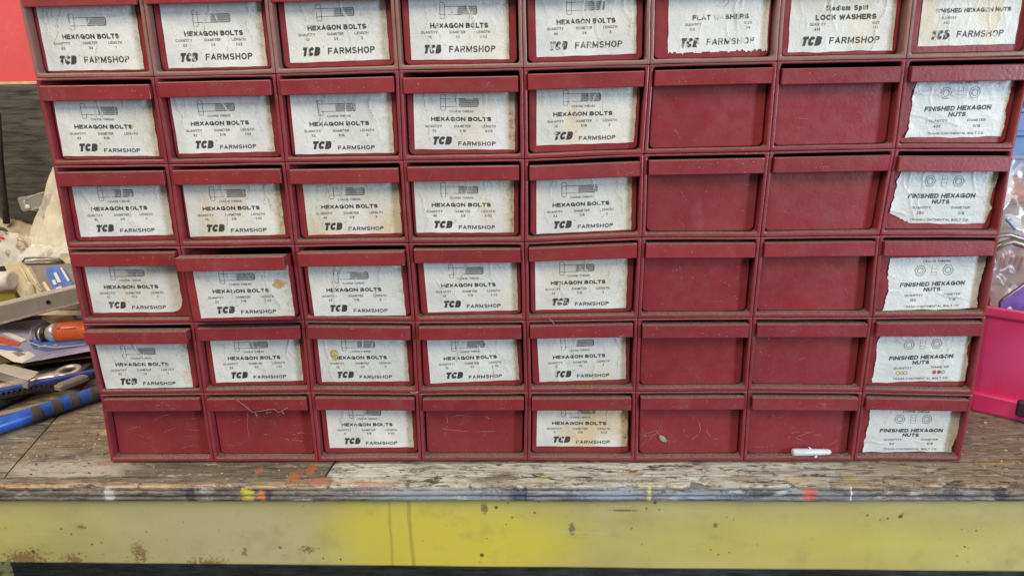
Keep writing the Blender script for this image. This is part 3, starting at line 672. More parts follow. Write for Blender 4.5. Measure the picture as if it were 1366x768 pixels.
def _arc(cx, cy, rx, ry, a0, a1, n=9):
    return [(cx+rx*math.cos(math.radians(a0+(a1-a0)*k/n)), cy+ry*math.sin(math.radians(a0+(a1-a0)*k/n))) for k in range(n+1)]
_P = [(0, 0), (0, 1), (.55, 1)]+_arc(.55, .755, .45, .245, 90, -90)+[(0, .51)]
_O = _arc(.5, .5, .5, .5, 90, 450, 20)
GL = {'A': (.76, [[(0, 0), (.5, 1), (1, 0)], [(.2, .3), (.8, .3)]]), 'B': (.70, [[(0, .53), (0, 1), (.5, 1)]+_arc(.5, .77, .42, .23, 90, -90)+[(0, .54)], [(0, .5), (0, 0), (.55, 0)]+_arc(.55, .265, .45, .265, -90, 90)+[(.3, .53)]]),
      'C': (.76, [_arc(.5, .5, .5, .5, 42, 318, 16)]), 'D': (.72, [[(0, .02), (0, 1), (.42, 1)]+_arc(.42, .5, .58, .5, 90, -90, 12)+[(0, 0)]]), 'E': (.62, [[(1, 1), (0, 1), (0, 0), (1, 0)], [(.1, .52), (.88, .52)]]),
      'F': (.60, [[(1, 1), (0, 1), (0, 0)], [(.1, .5), (.86, .5)]]), 'G': (.80, [_arc(.5, .5, .5, .5, 42, 335, 16)+[(1, .46), (.58, .46)], [(1, .42), (1, 0)]]), 'H': (.72, [[(0, 0), (0, 1)], [(1, 0), (1, 1)], [(.05, .52), (.95, .52)]]),
      'I': (.0, [[(0, 0), (0, 1)]]), 'K': (.70, [[(0, 0), (0, 1)], [(.98, 1), (.06, .42)], [(.34, .58), (1, 0)]]), 'L': (.58, [[(0, 1), (0, 0), (1, 0)]]), 'M': (.86, [[(0, 0), (0, 1)], [(.02, 1), (.5, .12), (.98, 1)], [(1, 1), (1, 0)]]),
      'N': (.72, [[(0, 0), (0, 1)], [(.02, .98), (.98, .02)], [(1, 0), (1, 1)]]), 'O': (.80, [_O]), 'P': (.66, [_P]), 'Q': (.80, [_O, [(.62, .26), (1, -.02)]]), 'R': (.70, [_P, [(.5, .5), (.98, 0)]]),
      'S': (.68, [_arc(.5, .745, .47, .255, 25, 265, 10)+_arc(.5, .255, .5, .255, 85, -155, 10)]), 'T': (.64, [[(0, 1), (1, 1)], [(.5, .97), (.5, 0)]]), 'U': (.72, [[(0, 1), (0, .36)]+_arc(.5, .36, .5, .36, 180, 360, 10)+[(1, 1)]]),
      'V': (.72, [[(0, 1), (.5, 0), (1, 1)]]), 'W': (1.0, [[(0, 1), (.25, 0), (.5, .85), (.75, 0), (1, 1)]]), 'X': (.72, [[(0, 0), (1, 1)], [(0, 1), (1, 0)]]), 'Y': (.70, [[(0, 1), (.5, .48), (1, 1)], [(.5, .5), (.5, 0)]]), 'Z': (.66, [[(0, 1), (1, 1), (0, 0), (1, 0)]]),
      '0': (.54, [_O]), '1': (.26, [[(0, .76), (1, 1), (1, 0)]]), '2': (.54, [_arc(.5, .71, .5, .29, 165, -30, 9)+[(0, 0), (1, 0)]]), '3': (.54, [_arc(.45, .76, .48, .24, 150, -80, 9), _arc(.45, .27, .55, .27, 85, -150, 9)]),
      '4': (.56, [[(.75, 0), (.75, 1), (0, .28), (1, .28)]]), '5': (.54, [[(.92, 1), (.18, 1), (.06, .5)]+_arc(.48, .33, .52, .33, 115, -150, 9)]), '6': (.54, [_arc(.55, .55, .52, .45, 60, 180, 7)+_arc(.5, .31, .5, .31, 180, 530, 12)]),
      '7': (.52, [[(0, 1), (1, 1), (.35, 0)]]), '8': (.54, [_arc(.5, .76, .45, .24, 90, 450, 12), _arc(.5, .27, .5, .27, 90, 450, 12)]), '9': (.54, [_arc(.5, .69, .5, .31, 0, 350, 12), _arc(.45, .45, .52, .45, 20, -120, 7)]),
      '-': (.26, [[(0, .42), (1, .42)]]), '/': (.34, [[(0, 0), (1, 1)]]),
      'e': (.50, [[(.02, .37), (.98, .37)]+_arc(.5, .36, .5, .36, 0, 310, 11)]), 'd': (.52, [_arc(.5, .36, .5, .36, 20, 380, 12), [(1, 0), (1, 1)]]), 'i': (0, [[(0, 0), (0, .72)], [(0, .9), (0, 1)]]), 'u': (.48, [[(0, .72), (0, .25)]+_arc(.5, .25, .5, .25, 180, 360, 7)+[(1, .72)], [(1, .3), (1, 0)]]),
      'm': (.82, [[(0, 0), (0, .72)], [(0, .4)]+_arc(.25, .48, .25, .24, 180, 0, 6)+[(.5, 0)], [(.5, .4)]+_arc(.75, .48, .25, .24, 180, 0, 6)+[(1, 0)]]), 'p': (.52, [_arc(.5, .36, .5, .36, 0, 360, 12), [(0, -.28), (0, .72)]]), 'l': (0, [[(0, 0), (0, 1)]]), 't': (.30, [[(.45, .95), (.45, .1), (1, .02)], [(0, .72), (1, .72)]])}
def stroke(pts, t, step=1.7):
    """mitred strip of width t along pts (mm), resampled so that it can follow the paper"""
    closed = len(pts) > 3 and math.dist(pts[0], pts[-1]) < 1e-6
    if not closed:
        pts = list(pts)
        for i, j in ((0, 1), (-1, -2)):
            dx, dy = pts[i][0]-pts[j][0], pts[i][1]-pts[j][1]; l = math.hypot(dx, dy) or 1
            e = t*(.5 if min(abs(dx), abs(dy))/l < .08 else .2); pts[i] = (pts[i][0]+dx/l*e, pts[i][1]+dy/l*e)
    Q = [pts[0]]
    for a, b in zip(pts, pts[1:]):
        n = max(1, math.ceil(math.dist(a, b)/step))
        Q += [(a[0]+(b[0]-a[0])*k/n, a[1]+(b[1]-a[1])*k/n) for k in range(1, n+1)]
    if closed: Q = Q[:-1]
    n = len(Q); V = []
    for i in range(n):
        p = Q[i]; a = Q[i-1] if (i > 0 or closed) else p; c = Q[(i+1) % n] if (i < n-1 or closed) else p
        def un(u, w):
            dx, dy = w[0]-u[0], w[1]-u[1]; l = math.hypot(dx, dy); return (dx/l, dy/l) if l > 1e-9 else None
        d1, d2 = un(a, p), un(p, c); d1 = d1 or d2; d2 = d2 or d1
        nx, ny = -(d1[1]+d2[1]), d1[0]+d2[0]; l = math.hypot(nx, ny)
        if l < 1e-6: nx, ny, l = -d1[1], d1[0], 1
        nx /= l; ny /= l; cs = max(.42, nx*-d1[1]+ny*d1[0]); k = t/2/cs
        V += [(p[0]-nx*k, p[1]-ny*k), (p[0]+nx*k, p[1]+ny*k)]
    F = [(2*i, 2*((i+1) % n), 2*((i+1) % n)+1, 2*i+1) for i in range(n if closed else n-1)]
    return V, F
_fc = {}
def fit_text(s, x0, x1, z0, z1, off=0.0, shear=0.0, rot=0.0):
    key = (s, x0, x1, z0, z1, off, shear, rot)
    if key in _fc: return _fc[key]
    h = z1-z0; t = h*(0.165+min(off, .045)*2.9+(.03 if off > .05 else 0)); bold = off > .03
    ow = [(.36 if ch == ' ' else GL[ch][0]+(.24 if bold else .14)) for ch in s]
    gp = .055 if off > .05 else .10 if bold else .17
    k = (x1-x0-abs(shear)*h)/(sum(ow)+gp*(len(s)-1))
    P = []; F = []; x = x0; dy = 0
    for ch, w in zip(s, ow):
        if ch != ' ':
            tt = min(t, w*k) if GL[ch][0] == 0 else t; cw_ = max(0.0, w*k-tt)
            for pl in GL[ch][1]:
                q = [(x+tt/2+u*cw_, z0+t/2+v*(h-t)) for u, v in pl]
                V, f = stroke(q, tt); b = len(P); dy += .004
                P += [(a+shear*(c-z0), c, dy) for a, c in V]; F += [tuple(i+b for i in g) for g in f]
        x += w*k+gp*k
    P = np.array(P)
    if rot:
        c = P[:, :2].mean(0); q = P[:, :2]-c
        P[:, :2] = np.column_stack([q[:, 0]*math.cos(rot)-q[:, 1]*math.sin(rot), q[:, 0]*math.sin(rot)+q[:, 1]*math.cos(rot)])+c
    _fc[key] = (P, F); return _fc[key]
def centred(s, cx, z0, h, off=0.0, wpc=None):
    w = (wpc or h*0.74)*sum(.55 if ch in '1-/' else 1 for ch in s); return fit_text(s, round(cx-w/2, 2), round(cx+w/2, 2), z0, z0+h, off)
def lines_to(pls, w):
    V = []; F = []
    for pl in pls: ribbon(V, F, pl, w, 0)
    a = np.array(V); return np.column_stack([a[:, 0], a[:, 2]]), F
def circle(cx, cz, r, n=18, a0=0, a1=6.2832): return [(cx+r*math.cos(a0+(a1-a0)*k/n), cz+r*math.sin(a0+(a1-a0)*k/n)) for k in range(n+1)]
def bolt_art(x, z, s=1.0):
    """bolt drawing: hex head, plain shank, hatched thread; (x, z) = centre of head's left side"""
    L = []
    H = 8.4*s; hw = 5.6*s; b = 4.2*s
    L.append([(x, z-H*.8), (x+.7, z-H), (x+hw-.7, z-H), (x+hw, z-H*.8), (x+hw, z+H*.8), (x+hw-.7, z+H), (x+.7, z+H), (x, z+H*.8), (x, z-H*.8)])
    L.append([(x, z-b), (x+hw, z-b)]); L.append([(x, z+b), (x+hw, z+b)])
    x1 = x+hw+15*s; x2 = x1+22.5*s
    L.append([(x+hw, z-b), (x1, z-b), (x1, z+b), (x+hw, z+b)])
    thick = [[(x1, z-b), (x2-1, z-b), (x2, z-b+1.2), (x2, z+b-1.2), (x2-1, z+b), (x1, z+b)]]
    hatch = []
    k = x1+0.7
    while k < x2-1:
        hatch.append([(k, z-b), (k+0.9, z+b)]); k += 1.15
    for zz in (-b*.45, 0, b*.45): hatch.append([(x1, z+zz), (x2-.4, z+zz)])
    return [(lines_to(L, 0.52), 1), (lines_to(thick, 0.7), 1), (lines_to(hatch, 0.42), 1)]
def hexagon(cx, cz, r): return [(cx+r*math.cos(math.radians(60*k)), cz+r*math.sin(math.radians(60*k))) for k in range(7)]
def nut_art(x, z, r=7.0):
    L = [hexagon(x, z, r), circle(x, z, r*.56), circle(x, z, r*.45), circle(x, z, r*.84)]
    x2 = x+2.45*r
    L += [[(x2-r*.45, z-r*.85), (x2+r*.45, z-r*.85), (x2+r*.45, z+r*.85), (x2-r*.45, z+r*.85), (x2-r*.45, z-r*.85)], [(x2-r*.45, z-r*.3), (x2+r*.45, z-r*.3)], [(x2-r*.45, z+r*.3), (x2+r*.45, z+r*.3)]]
    x3 = x+4.9*r
    L += [hexagon(x3, z, r), circle(x3, z, r*.56), circle(x3, z, r*.45), circle(x3, z, r*.84)]
    return [(lines_to(L, 0.34), 2)]
def art_bolts(q, d, l, row):
    T = []
    if row == 1:
        T += bolt_art(36, 51.5)
        T += [(fit_text('HEXAGON BOLTS', 24, 92, 33.2, 38.6, 0.035), 1), (fit_text('TCB', 14.5, 37.5, 6.5, 16.0, 0.06, 0.25), 1), (fit_text('FARMSHOP', 45, 100, 7.6, 14.6, 0.012, 0.06), 1)]
        zq, zv = 27.6, 22.4
    else:
        T += bolt_art(31, 52.0); T.append((fit_text('COARSE THREAD', 41, 68.5, 41.2, 43.6, 0.004), 2))
        T += [(fit_text('HEXAGON BOLTS', 19.6, 89, 31.6, 36.4, 0.038), 1), (fit_text('TCB', 20, 44.5, 5.4, 14.6, 0.06, 0.25), 1), (fit_text('FARMSHOP', 50.4, 94, 4.2, 9.0, 0.016, 0.05), 1)]
        zq, zv = 24.6, 19.4
    T.append((lines_to([circle(47.0 if row > 1 else 40.5, 14.4 if row > 1 else 15.8, 0.6, 8)], 0.3), 2))
    for s, a, b in (('QUANTITY', 12.8, 32), ('DIAMETER', 46.5, 65), ('LENGTH', 78, 94)): T.append((fit_text(s, a, b, zq, zq+2.9, 0.004), 2))
    for s, cx in ((q, 23), (d, 56), (l, 86)): T.append((centred(s, cx, zv, 3.0, 0.006), 2))
    return T
def art_nuts(q, d):
    T = nut_art(40.6, 49.0)
    T += [(fit_text('COARSE THREAD', 43, 77, 58.8, 61.4, 0.006), 2), (fit_text('FINISHED HEXAGON', 17, 98, 29.6, 35.0, 0.034, 0.12, 0.012), 1), (fit_text('NUTS', 47, 68.5, 22.9, 28.0, 0.034, 0.08), 1)]
    T += [(fit_text('QUANTITY', 24, 47, 17.0, 20.0, 0.005), 2), (fit_text('DIAMETER', 71.5, 93.5, 17.4, 20.2, 0.005), 2)]
    if q: T += [(centred(q, 35, 10.6, 3.5, 0.004, 2.9), 2), (centred(d, 84, 10.6, 3.5, 0.004, 2.9), 2)]
    T.append((fit_text('TRANS-CONTINENTAL BOLT CO', 24.4, 93.6, 3.0, 5.6, 0.006), 2))
    return T
def art_top(kind):
    base = [(fit_text('TCB', 13.5, 38, 6.5, 16.5, 0.06, 0.25), 1), (fit_text('FARMSHOP', 45, 101, 8.2, 15.2, 0.012, 0.06), 1)]
    if kind == 'flat':
        return base+[(fit_text('FLAT WASHERS', 28, 93, 34.5, 40.0, 0.034), 1), (lines_to([circle(61, 56, 8.5, 24), circle(61, 56, 3.6)], 0.4), 2),
                     (fit_text('QUANTITY', 20, 38, 29, 31.8, 0.004), 2), (fit_text('SIZE', 88, 97, 29.2, 31.8, 0.004), 2), (centred('200', 28, 23.8, 3.0), 2), (centred('1/4', 93, 24, 3.0), 2)]
    if kind == 'lock':
        return base+[(fit_text('Medium Split', 39, 85, 42.5, 48.0, 0.03), 1), (fit_text('LOCK WASHERS', 28, 95, 33.0, 38.8, 0.036), 1), (lines_to([circle(65, 62, 8.5, 24), circle(65, 62, 4.6)], 0.4), 2),
                     (fit_text('QUANTITY', 22, 40, 27.5, 30.3, 0.004), 2), (fit_text('SIZE', 91, 99, 28, 30.6, 0.006), 2), (centred('400', 31, 22.2, 3.2, .006), 2), (centred('1/4', 95, 22.8, 3.2, .006), 2)]
    return base+[(fit_text('FINISHED HEXAGON NUTS', 17, 105, 34, 38.6, 0.034), 1), (lines_to([hexagon(76, 56, 8), circle(76, 56, 4.5), circle(76, 56, 3.6)], 0.36), 2),
                 (fit_text('QUANTITY', 24, 42, 27.5, 30.2, 0.004), 2), (centred('400', 31, 22.4, 3.0), 2)]

LABELS = {(1, 1): ('92', '1/4', '1'), (1, 2): ('92', '1/4', '1-1/2'), (1, 3): ('92', '1/4', '2'), (1, 4): ('70', '1/4', '2-1/2'), (1, 5): ('46', '1/4', '3'),
          (2, 1): ('92', '5/16', '1'), (2, 2): ('92', '5/16', '1-1/2'), (2, 3): ('70', '5/16', '2'), (2, 4): ('70', '5/16', '2-1/2'), (2, 5): ('46', '5/16', '3'),
          (3, 1): ('92', '3/8', '1'), (3, 2): ('70', '3/8', '1-1/2'), (3, 3): ('46', '3/8', '2'), (3, 4): ('46', '3/8', '2-1/2'), (3, 5): ('22', '3/8', '3'),
          (4, 1): ('46', '7/16', '1'), (4, 2): ('22', '7/16', '1-1/2'), (4, 3): ('22', '7/16', '2'), (4, 4): ('22', '7/16', '2-1/2'), (4, 5): ('22', '7/16', '3'),
          (5, 1): ('22', '1/2', '1'), (5, 2): ('22', '1/2', '1-1/2'), (5, 3): ('22', '1/2', '2'), (5, 4): ('12', '1/2', '2-1/2'), (5, 5): ('12', '1/2', '3'),
          (6, 3): ('8', '5/8', '2-1/2'), (6, 5): ('8', '5/8', '3-1/2')}
NUTS = {(2, 8): ('400', '5/16'), (3, 8): ('300', '3/8'), (4, 8): ('150', '7/16'), (5, 8): ('', ''), (6, 8): ('60', '5/8')}
YEL = {(1, 3): .25, (1, 4): .4, (1, 7): .5, (1, 8): .7, (2, 5): .8, (3, 2): .65, (3, 3): .75, (3, 4): .55, (3, 5): .45, (2, 1): .2, (2, 4): .3, (4, 4): .3, (4, 5): .35, (5, 5): .45, (6, 5): 1.0, (6, 3): .15, (6, 8): .15, (4, 2): .15, (4, 1): .35, (1, 5): .2}
EDGE_SHADE = {1: .55, 2: .55, 3: .45, 4: .7, 5: .85, 6: .3, 7: .5, 8: .8}  # strength of the painted divider shadow, per column
ERODE = {(1, 4): .45, (1, 5): .5, (1, 6): .72, (1, 8): .55, (1, 1): .35, (1, 7): .15, (6, 8): .25, (4, 8): .5, (3, 8): .2, (5, 8): .25, (2, 8): .1}
CREASE = {(1, 3): 8, (1, 4): 9, (1, 5): 10, (1, 6): 11, (1, 7): 9, (1, 8): 7, (1, 1): 6, (1, 2): 6, (2, 4): 7, (3, 3): 7, (3, 2): 5, (5, 5): 6, (3, 4): 6}

def label_sheet(row, col, rg):
    x0, z0, x1, z1 = LABEL_AT[(row, col)]
    wd = math.hypot(x1-x0, z1-z0); ang = math.atan2(z1-z0, x1-x0); ht = 68.0 if col < 8 else 65.0
    nuts = col == 8 and row > 1
    K = []
    for ci in range(CREASE.get((row, col), 5)+7):
        small = ci >= CREASE.get((row, col), 5)
        vert = (not nuts) or rg.random() < .3
        K.append((vert, rg.uniform(8, 110) if vert else rg.uniform(6, 60), rg.uniform(-.35, .35), rg.uniform(0, 9), rg.uniform(1.0, 3.2),
                  rg.uniform(-10, 40) if vert else rg.choice([-5, 60]), rg.uniform(22, 70), rg.uniform(.35, .9)*(.4 if small else 1), rg.uniform(.55, 1.1)*(.7 if small else 1)))
    ph = rg.uniform(0, 50)
    def disp(x, z):
        h = np.zeros_like(x); c = np.zeros_like(x)
        for vert, p0, sl, f0, am, s0, ln, hh, sg in K:
            a, b = (x, z) if vert else (z, x)
            cx = p0+sl*(b-30)+am*np.sin(b/11+f0)+.6*am*np.sin(b/4.3+2*f0)
            fade = np.clip((b-s0)/6, 0, 1)*np.clip((s0+ln-b)/6, 0, 1)
            e = np.exp(-((a-cx)/sg)**2)*fade
            h += hh*e; c = np.maximum(c, np.exp(-((a-cx-.7*sg)/(.6*sg))**2)*fade*min(1, hh*2.2))
        h += .16*np.sin(x/9+ph)*np.sin(z/7+ph*1.3)+.09*np.sin(x/3.1+ph*2)*np.sin(z/4.1+ph)+.22
        edge = np.exp(-x/3)+np.exp(-(wd-x)/3)
        h += edge*(.5+.5*np.sin(z/6+ph))*(.8 if nuts else .3)
        return h, c
    nx, nz = 96, 54
    X, Zg = np.meshgrid(np.linspace(0, wd, nx+1), np.linspace(0, ht, nz+1)); X = X.ravel(); Zg = Zg.ravel()
    if nuts or row == 1 and col in (6, 7):
        k = 2.4 if nuts else .55
        def nz_(z, o, fs): return np.array([mnoise.noise(Vector((o, q/fs, .5))) for q in z])
        zr = np.linspace(0, ht, nz+1); rep = lambda a: np.repeat(a, nx+1)
        k *= 1.5
        wl = rep(k*(nz_(zr, ph, 17)+.45*nz_(zr, ph+9, 5)+.22*nz_(zr, ph+4, 1.8))); wr = rep(k*(nz_(zr, ph+20, 21)+.4*nz_(zr, ph+31, 6)+.22*nz_(zr, ph+40, 1.6)))
        lean = (Zg-20)*0.06 if nuts else 0
        X2 = X+(wl+lean)*np.exp(-X/8)+(wr+lean)*np.exp(-(wd-X)/8)
        Zg = Zg+(.5*np.sin(X/13+ph)+.3*np.sin(X/4.7+ph*2))*np.exp(-Zg/4)
    else:
        X2 = X+.25*np.sin(Zg/3+ph)*np.exp(-(wd-X)/4); Zg = Zg+.18*np.sin(X/5+ph)*np.exp(-Zg/3)
    if (row, col) == (4, 1):
        ddx, ddz = X2-(wd-13), Zg-13; dd = np.hypot(ddx, ddz); m = (ddx > 0) & (ddz < 0) & (dd > 12.2)
        X2 = np.where(m, wd-13+ddx*12.2/np.maximum(dd, .1), X2); Zg = np.where(m, 13+ddz*12.2/np.maximum(dd, .1), Zg)
    if (row, col) == (3, 8):
        e = (25+1.2*np.sin(X2)-X2-2.1*Zg)/(1+2.1**2); m = e > 0
        X2 = np.where(m, X2+e, X2); Zg = np.where(m, Zg+2.1*e, Zg)
    h, cr = disp(X2, Zg)
    F = []
    for j in range(nz):
        for i in range(nx):
            a = j*(nx+1)+i
            x, z = X[a]+.6, Zg[a]+.6
            if (row, col) == (1, 6) and z < 1.0+.7*math.sin(x/3)+.5*math.sin(x): continue
            F.append((a, a+1, a+nx+2, a+nx+1))
    V = [np.column_stack([X2, -h-0.3, Zg])]; FF = list(F); MI = [0]*len(F); CR = [cr]; base = len(X2)
    if (row, col) in LABELS: T = art_bolts(*LABELS[(row, col)], row)
    elif (row, col) in NUTS: T = art_nuts(*NUTS[(row, col)])
    else: T = art_top({6: 'flat', 7: 'lock', 8: 'nut'}[col])
    if (row, col) == (5, 8):
        for cx, m in ((35, 4), (39.5, 4), (30, 4), (76, 3), (82, 3), (87, 4)):
            r_ = rg.uniform(1.7, 2.3)
            T.append(((lines_to([circle(cx, 12, r_, 14)], 1.5)), m))
            if m == 3: T.append((lines_to([[(cx-1.6, 12), (cx+1.6, 12.2)]], 2.6), m))
    if (row, col) == (5, 3):
        pts = np.array([(20+5*math.cos(a)*(1+.2*math.sin(3*a)), 38+8*math.sin(a)) for a in np.linspace(0, 6.28, 22)[:-1]]); T.append(((pts, [tuple(range(21))]), 4))
    if (row, col) == (4, 2):
        pts = np.array([(103+8*math.cos(a)*(1+.25*math.sin(4*a)), 42+6*math.sin(a)*(1+.2*math.cos(3*a))) for a in np.linspace(0, 6.28, 26)[:-1]]); T.append(((pts, [tuple(range(25))]), 4))
    sx = wd/116.0
    for (p, f), m in T:
        x = p[:, 0]*sx; z = p[:, 1]; hh, cc = disp(x, z)
        if p.shape[1] == 3: hh = hh+p[:, 2]
        if len(f) == 1 and len(p) > 15: hh = np.full_like(hh, hh.max()+.02)
        V.append(np.column_stack([x, -hh-0.3-(.10 if m in (1, 2) else .06), z])); CR.append(cc)
        FF += [tuple(i+base for i in q) for q in f]; MI += [m]*len(f); base += len(p)
    A = np.vstack(V); ca, sa = math.cos(ang), math.sin(ang)
    B = np.column_stack([x0+A[:, 0]*ca-A[:, 2]*sa, A[:, 1], z0+A[:, 0]*sa+A[:, 2]*ca])
    return B, FF, MI, np.concatenate(CR), (x0, z0)

SC = {(6, 1): 'heavy', (6, 2): 'heavy', (6, 4): 'hook', (6, 6): 'loop', (6, 7): 'heavy'}
ROWN = ['', 'top', 'second', 'third', 'fourth', 'fifth', 'bottom']
for row in range(1, 7):
    for col in range(1, 9):
        cell = Cell(row, col); rg = random.Random(row*31+col*7)
        sh = obj('bin_housing', (*shell(cell),), M_faded if row == 1 else M_red, cab, smooth=False, origin=cell.origin)
        pulled = (row, col) == (4, 2)
        dx = rg.uniform(-.7, .7); dz = rg.uniform(-2.9, -.5) if row < 4 else rg.uniform(-2.0, -.2); dy = rg.uniform(-1.2, .8)
        if (row, col) in ((5, 1), (4, 3)): dz, dy = -2.6, -6.0
        if pulled: dx, dz, dy = 0.5, -2.5, -23.0
        v, f, mi = drawer_body(cell, dx, dz, dy)
        V2, F2 = scuffs('light' if (row, col) not in SC else SC[(row, col)], rg) if (row, col) not in LABEL_AT else ([], [])
        parts = [(v, f, mi)]
        if V2: parts.append(([(x, 10.5+dy-0.12, z) for x, _, z in V2], F2, 1))
        Vm, Fm, Mm = merge(parts)
        d = obj('drawer', (cell.arr(Vm), Fm, Mm), [M_drawer, M_scuff], cab, origin=cell.origin)
        z0, z1 = 76.3+dz, 93.4+dz
        v, f = lip(dx, z0, z1, dy, rg.uniform(-.5, .9))
        V3, F3 = lip_marks(rg, z0, z1)
        Vm, Fm, Mm = merge([(v, f, 0), ([(x, -3.5+dy-.25+.0, z) for x, _, z in V3], F3, 1)])
        obj('pull_lip', (cell.arr(Vm), Fm, Mm), [M_drawer, M_scuff], d, origin=cell.origin)
        if (row, col) in LABEL_AT:
            B, FF, MI, cr, (lx, lz) = label_sheet(row, col, rg)
            B[:, 1] += 10.5+dy
            o0 = cell.arr(np.array([[lx, 10.5+dy, lz]]))[0]
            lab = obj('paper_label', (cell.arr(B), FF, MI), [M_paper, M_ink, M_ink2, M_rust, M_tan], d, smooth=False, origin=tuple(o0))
            lab.data.polygons.foreach_set('use_smooth', [m == 0 for m in MI])
            at = lab.data.attributes.new('crease', 'FLOAT', 'POINT'); at.data.foreach_set('value', cr.astype(np.float32))
            lab['yellow'] = .75*YEL.get((row, col), .08); lab['edge_shade'] = EDGE_SHADE[col]*(0.6 if rg.random() < .3 else 1.0); lab['erode'] = float(ERODE.get((row, col), rg.uniform(.08, .34)))
            if (row, col) in LABELS:
                q, di, l = LABELS[(row, col)]; d['label'] = 'drawer with a hexagon bolts label, diameter %s, length %s' % (di, l)
            elif (row, col) in NUTS: d['label'] = 'drawer in the %s row with a torn finished hexagon nuts label' % ROWN[row]
            else: d['label'] = {6: 'drawer with a faded flat washers label', 7: 'drawer with a medium split lock washers label', 8: 'drawer with a finished hexagon nuts label in the top row'}[col]
            if pulled: d['label'] += ', pulled slightly out'
        elif (row, col) == (6, 4): d['label'] = 'unlabelled drawer with hooked white scratches'
# ---------------------------------------------------------------- things on and around the cabinet
# wall plug on the ledge of the bottom row
zc = 0.0068
wp = empty('wall_plug', (0.369, 0.0035, zc), 'white plastic wall plug lying on the bottom ledge of the red cabinet, seventh column', 'wall plug')
M_white = simple('white_nylon', (0.58, 0.61, 0.66), 0.35, 0.08, 60)
bm = bmesh.new()
P0 = Vector((0.3445, 0.0028, zc+0.0053)); P1 = Vector((0.3940, 0.0040, zc+0.0050))
ax = (P1-P0).normalized()
lathe(bm, P0, ax, [(0, 0.0030), (0.0002, 0.0044), (0.0012, 0.0049), (0.010, 0.0048), (0.026, 0.0046), (0.027, 0.0040), (0.031, 0.0046), (0.032, 0.0039), (0.036, 0.0045), (0.037, 0.0038), (0.041, 0.0044), (0.042, 0.0037), (0.046, 0.0040), (0.0495, 0.0024)], 20)
obj('sleeve', bm, M_white, wp)
for a, b, c in (((0.0300, -0.003, -0.0035), (0.027, -0.0050, -0.0052), 0.0014), ((0.024, 0.002, 0.0040), (0.021, 0.003, 0.0060), 0.0010)):
    bm = bmesh.new(); tube(bm, [P0+Vector(a), P0+(Vector(a)+Vector(b))/2, P0+Vector(b)], [c, c, c*.4], 6); obj('barb', bm, M_white, wp)

# cobweb strands and lint hanging on the lips of the bottom row
def strand(pts, r, n=6, seed=0):
    bm = bmesh.new(); P = []
    for i in range(len(pts)-1):
        a, b = Vector(pts[i]), Vector(pts[i+1])
        for k in range(n):
            q = a.lerp(b, k/n); P.append(q+Vector((mnoise.noise(q*300+Vector((seed, 0, 0))), mnoise.noise(q*280+Vector((0, seed, 0)))*.5, mnoise.noise(q*310)))*0.0012)
    P.append(Vector(pts[-1])); tube(bm, P, r, 4); return bm
cw = empty('cobweb', (-0.33, -0.005, 0.077), 'dusty cobweb strands drooping from the lip of the second drawer in the bottom row', 'cobweb')
def lipp(px, py, Y=-0.0052): return pt(px, py, Y=Y)
for pl, r in (([(316, 533), (327, 541), (337, 549), (345, 548), (354, 547), (365, 545), (372, 550), (384, 543)], .00022), ([(341, 550), (343, 556)], .0005), ([(376, 549), (379, 552)], .0004), ([(330, 552), (330, 568), (333, 583)], .00012), ([(357, 546), (355, 551), (362, 549)], .00018)):
    obj('strand', strand([lipp(*p) for p in pl], r, 5, len(pl)), M_lint, cw)
cw2 = empty('cobweb', (0.165, 0.006, 0.02), 'small tangle of grey web and fluff low on the sixth drawer of the bottom row', 'cobweb')
for pl, r in (([(853, 587), (862, 578), (875, 574), (884, 584), (893, 588)], .00018), ([(856, 570), (862, 588), (853, 596)], .00014), ([(862, 590), (873, 580), (880, 573), (884, 560)], .00013), ([(852, 578), (864, 582), (878, 576)], .00014)):
    obj('strand', strand([lipp(*p, Y=0.0095) for p in pl], r, 5, len(pl)), M_lint, cw2)
bm = bmesh.new()
c0 = lipp(884, 585, .008)
bmesh.ops.create_icosphere(bm, subdivisions=3, radius=1.0)
for v in bm.verts:
    v.co = Vector((v.co.x*0.0042+v.co.z*.002, v.co.y*0.0014, -v.co.x*.0035+v.co.z*0.0026))*(1+.5*mnoise.noise(v.co*2.5)); v.co += c0
obj('fluff', bm, simple('grey_fluff', (0.33, 0.31, 0.29), 0.95, 0.3, 300), cw2)
hr = empty('thread', (-0.10, -0.004, 0.1), 'short pale thread caught on the ledge above the bottom row, fourth column', 'thread')
obj('strand', strand([lipp(548, 523, -.0008), lipp(553, 524, -.001), lipp(558, 522.5, -.0012)], .0006, 5, 2), M_lint, hr)
hr = empty('hair', (0.03, -0.004, 0.2), 'curly hair on the top of the fifth drawer in the fifth row', 'hair')
obj('strand', strand([lipp(733, 425, -.004), lipp(737, 428, -.005), lipp(739, 432, -.0055)], .00028, 5, 4), M_lint, hr)

